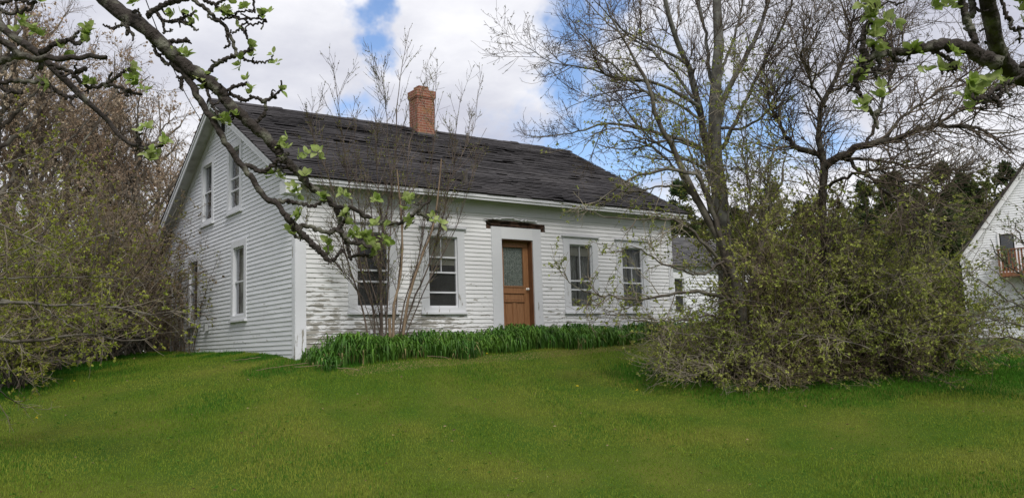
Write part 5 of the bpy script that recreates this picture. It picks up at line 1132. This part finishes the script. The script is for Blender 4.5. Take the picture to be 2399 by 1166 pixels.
near_tree('apple_tree', 'nearest apple tree at the top right, dark thick limb bending down from above', [TB2, (TB2+TT2)/2, TT2], .15, [
 ([(4600, -100), (4000, -420), (3300, -330), (2800, 0), (2520, 185), (2440, 198), (2399, 182), (2372, 172), (2348, 158), (2336, 130), (2332, 95), (2326, 50), (2314, 0), (2300, -60), (2280, -200)], 95, 40, (.6, 0)),
 ([(2345, 150), (2320, 142), (2300, 136), (2283, 125), (2262, 112), (2240, 109), (2225, 107), (2202, 104), (2180, 108), (2165, 112), (2150, 113), (2130, 120), (2110, 120), (2090, 122), (2070, 125), (2052, 133), (2036, 138)], 42, 17, (0, 0)),
 ([(2036, 136), (2026, 140), (2022, 155), (2012, 175), (2003, 190), (2010, 210), (2020, 230), (2030, 250), (2042, 268), (2050, 284), (2058, 300)], 15, 7, (0, 0)), ([(2005, 190), (1994, 205), (1984, 220)], 9, 3, (0, 0)), ([(2030, 136), (2022, 118), (2021, 95), (2022, 78), (2030, 62), (2036, 50)], 15, 9, (0, 0)),
 ([(2023, 90), (2022, 70), (2028, 60), (2042, 52)], 9, 5, (0, 0)), ([(2283, 118), (2281, 90), (2272, 62), (2262, 35), (2256, 8), (2250, -30)], 19, 20, (0, 0)), ([(2278, 40), (2279, 20), (2276, -10)], 14, 16, (.1, .1)), ([(2070, 20), (2045, 6), (2040, -5), (2020, -30)], 3, 34, (0, 0)),
 ([(2180, 118), (2200, 126), (2215, 134), (2228, 140), (2236, 148)], 9, 7, (0, 0)), ([(2236, 146), (2228, 160), (2222, 165)], 10, 6, (0, 0)), ([(2380, 185), (2360, 195), (2340, 205), (2325, 214), (2312, 226)], 11, 10, (0, -.05)), ([(2345, 205), (2340, 225), (2325, 232), (2300, 231), (2278, 230)], 9, 7, (-.05, -.05)), ([(2328, 230), (2338, 238), (2342, 250)], 9, 7, (-.05, -.05)), ([(2318, 228), (2308, 238), (2302, 243)], 7, 5, (0, 0)),
 ([(2345, -10), (2352, 20), (2362, 48), (2372, 66), (2399, 68), (2430, 62)], 9, 8, (.1, .1)), ([(2092, 124), (2096, 140), (2104, 143), (2118, 142)], 9, 6, (0, 0)), ([(2055, 132), (2062, 150), (2054, 165), (2070, 168), (2086, 164)], 9, 5, (0, 0)), ([(2050, 162), (2052, 178), (2058, 186)], 8, 4, (0, 0)), ([(2048, 132), (2020, 150), (2010, 145)], 9, 6, (0, 0)), ([(2020, 230), (2035, 236), (2043, 234)], 8, 5, (0, 0)), ([(2045, 268), (2058, 262), (2064, 250)], 8, 5, (0, 0)), ([(2045, 130), (2046, 112), (2044, 100)], 7, 5, (0, 0)), ([(2390, 155), (2420, 150), (2460, 148)], 12, 12, (.1, .1))],
 d2, [(2046, 32), (2038, 36), (2052, 24), (2024, 12), (2046, 84), (2052, 90), (2066, 46), (2128, 130), (2136, 124), (2010, 148), (2014, 178), (2064, 232), (2018, 246), (2012, 250), (2222, 162), (2198, 163), (2238, 163), (2270, 222), (2262, 230), (2280, 200), (2316, 192), (2330, 186), (2355, 208), (2386, 28), (2392, 10), (2370, 4), (2396, 58), (2222, 14), (2240, 6), (2190, 2), (2270, 238), (2236, 135)], 202, spurs=60, leafsize=.031)
# overhead service cable to the gable
a, b = W(320, -60, 14.0), PL(478, 292, 0, -.05)
pts = np.array([a+(b-a)*t+np.array([0, 0, -.25*4*t*(1-t)]) for t in np.linspace(0, 1, 20)])
P, F = tubes(pts[None], np.full((1, 20), .009), 5); o = part('service_cable', (P, [F]), M_dark); tag(o, 'thin dark service cable running up from the gable', 'cable')
# dry stalks lying on the lawn
def stalks():
    r = np.random.default_rng(77)
    for i, (u, v, l, an, lb) in enumerate([(545, 852, .55, .1, 'pale dry stalk on the grass below the front gable window'), (600, 875, .9, .35, 'long dry stalk lying below the corner board'), (690, 868, .8, -.1, 'dry stalk at the left end of the daylily bed'), (790, 872, .5, .05, 'short dry stalk in front of the daylily bed'), (1000, 842, .4, .1, 'short dry stalk at the edge of the daylilies')]):
        p = WG(u, v); D = nrm((RT*np.cos(an)+FW*np.sin(an))[None]*np.array([1, 1, 0])); P = grow(np.array([[p[0], p[1], 0.]]), D, np.array([l]), 9, .10, (0, 0, 0), r); P[:, :, 2] = G(P[:, :, 0], P[:, :, 1])+.055+.02*r.random((1, 9))
        V, F = tubes(P, np.full((1, 9), .005), 4); o = part('dry_stalk', (V, [F]), M_tan); tag(o, lb, 'stalk', 'dry stalks on the lawn')
stalks()
print('script', time.time()-T0)
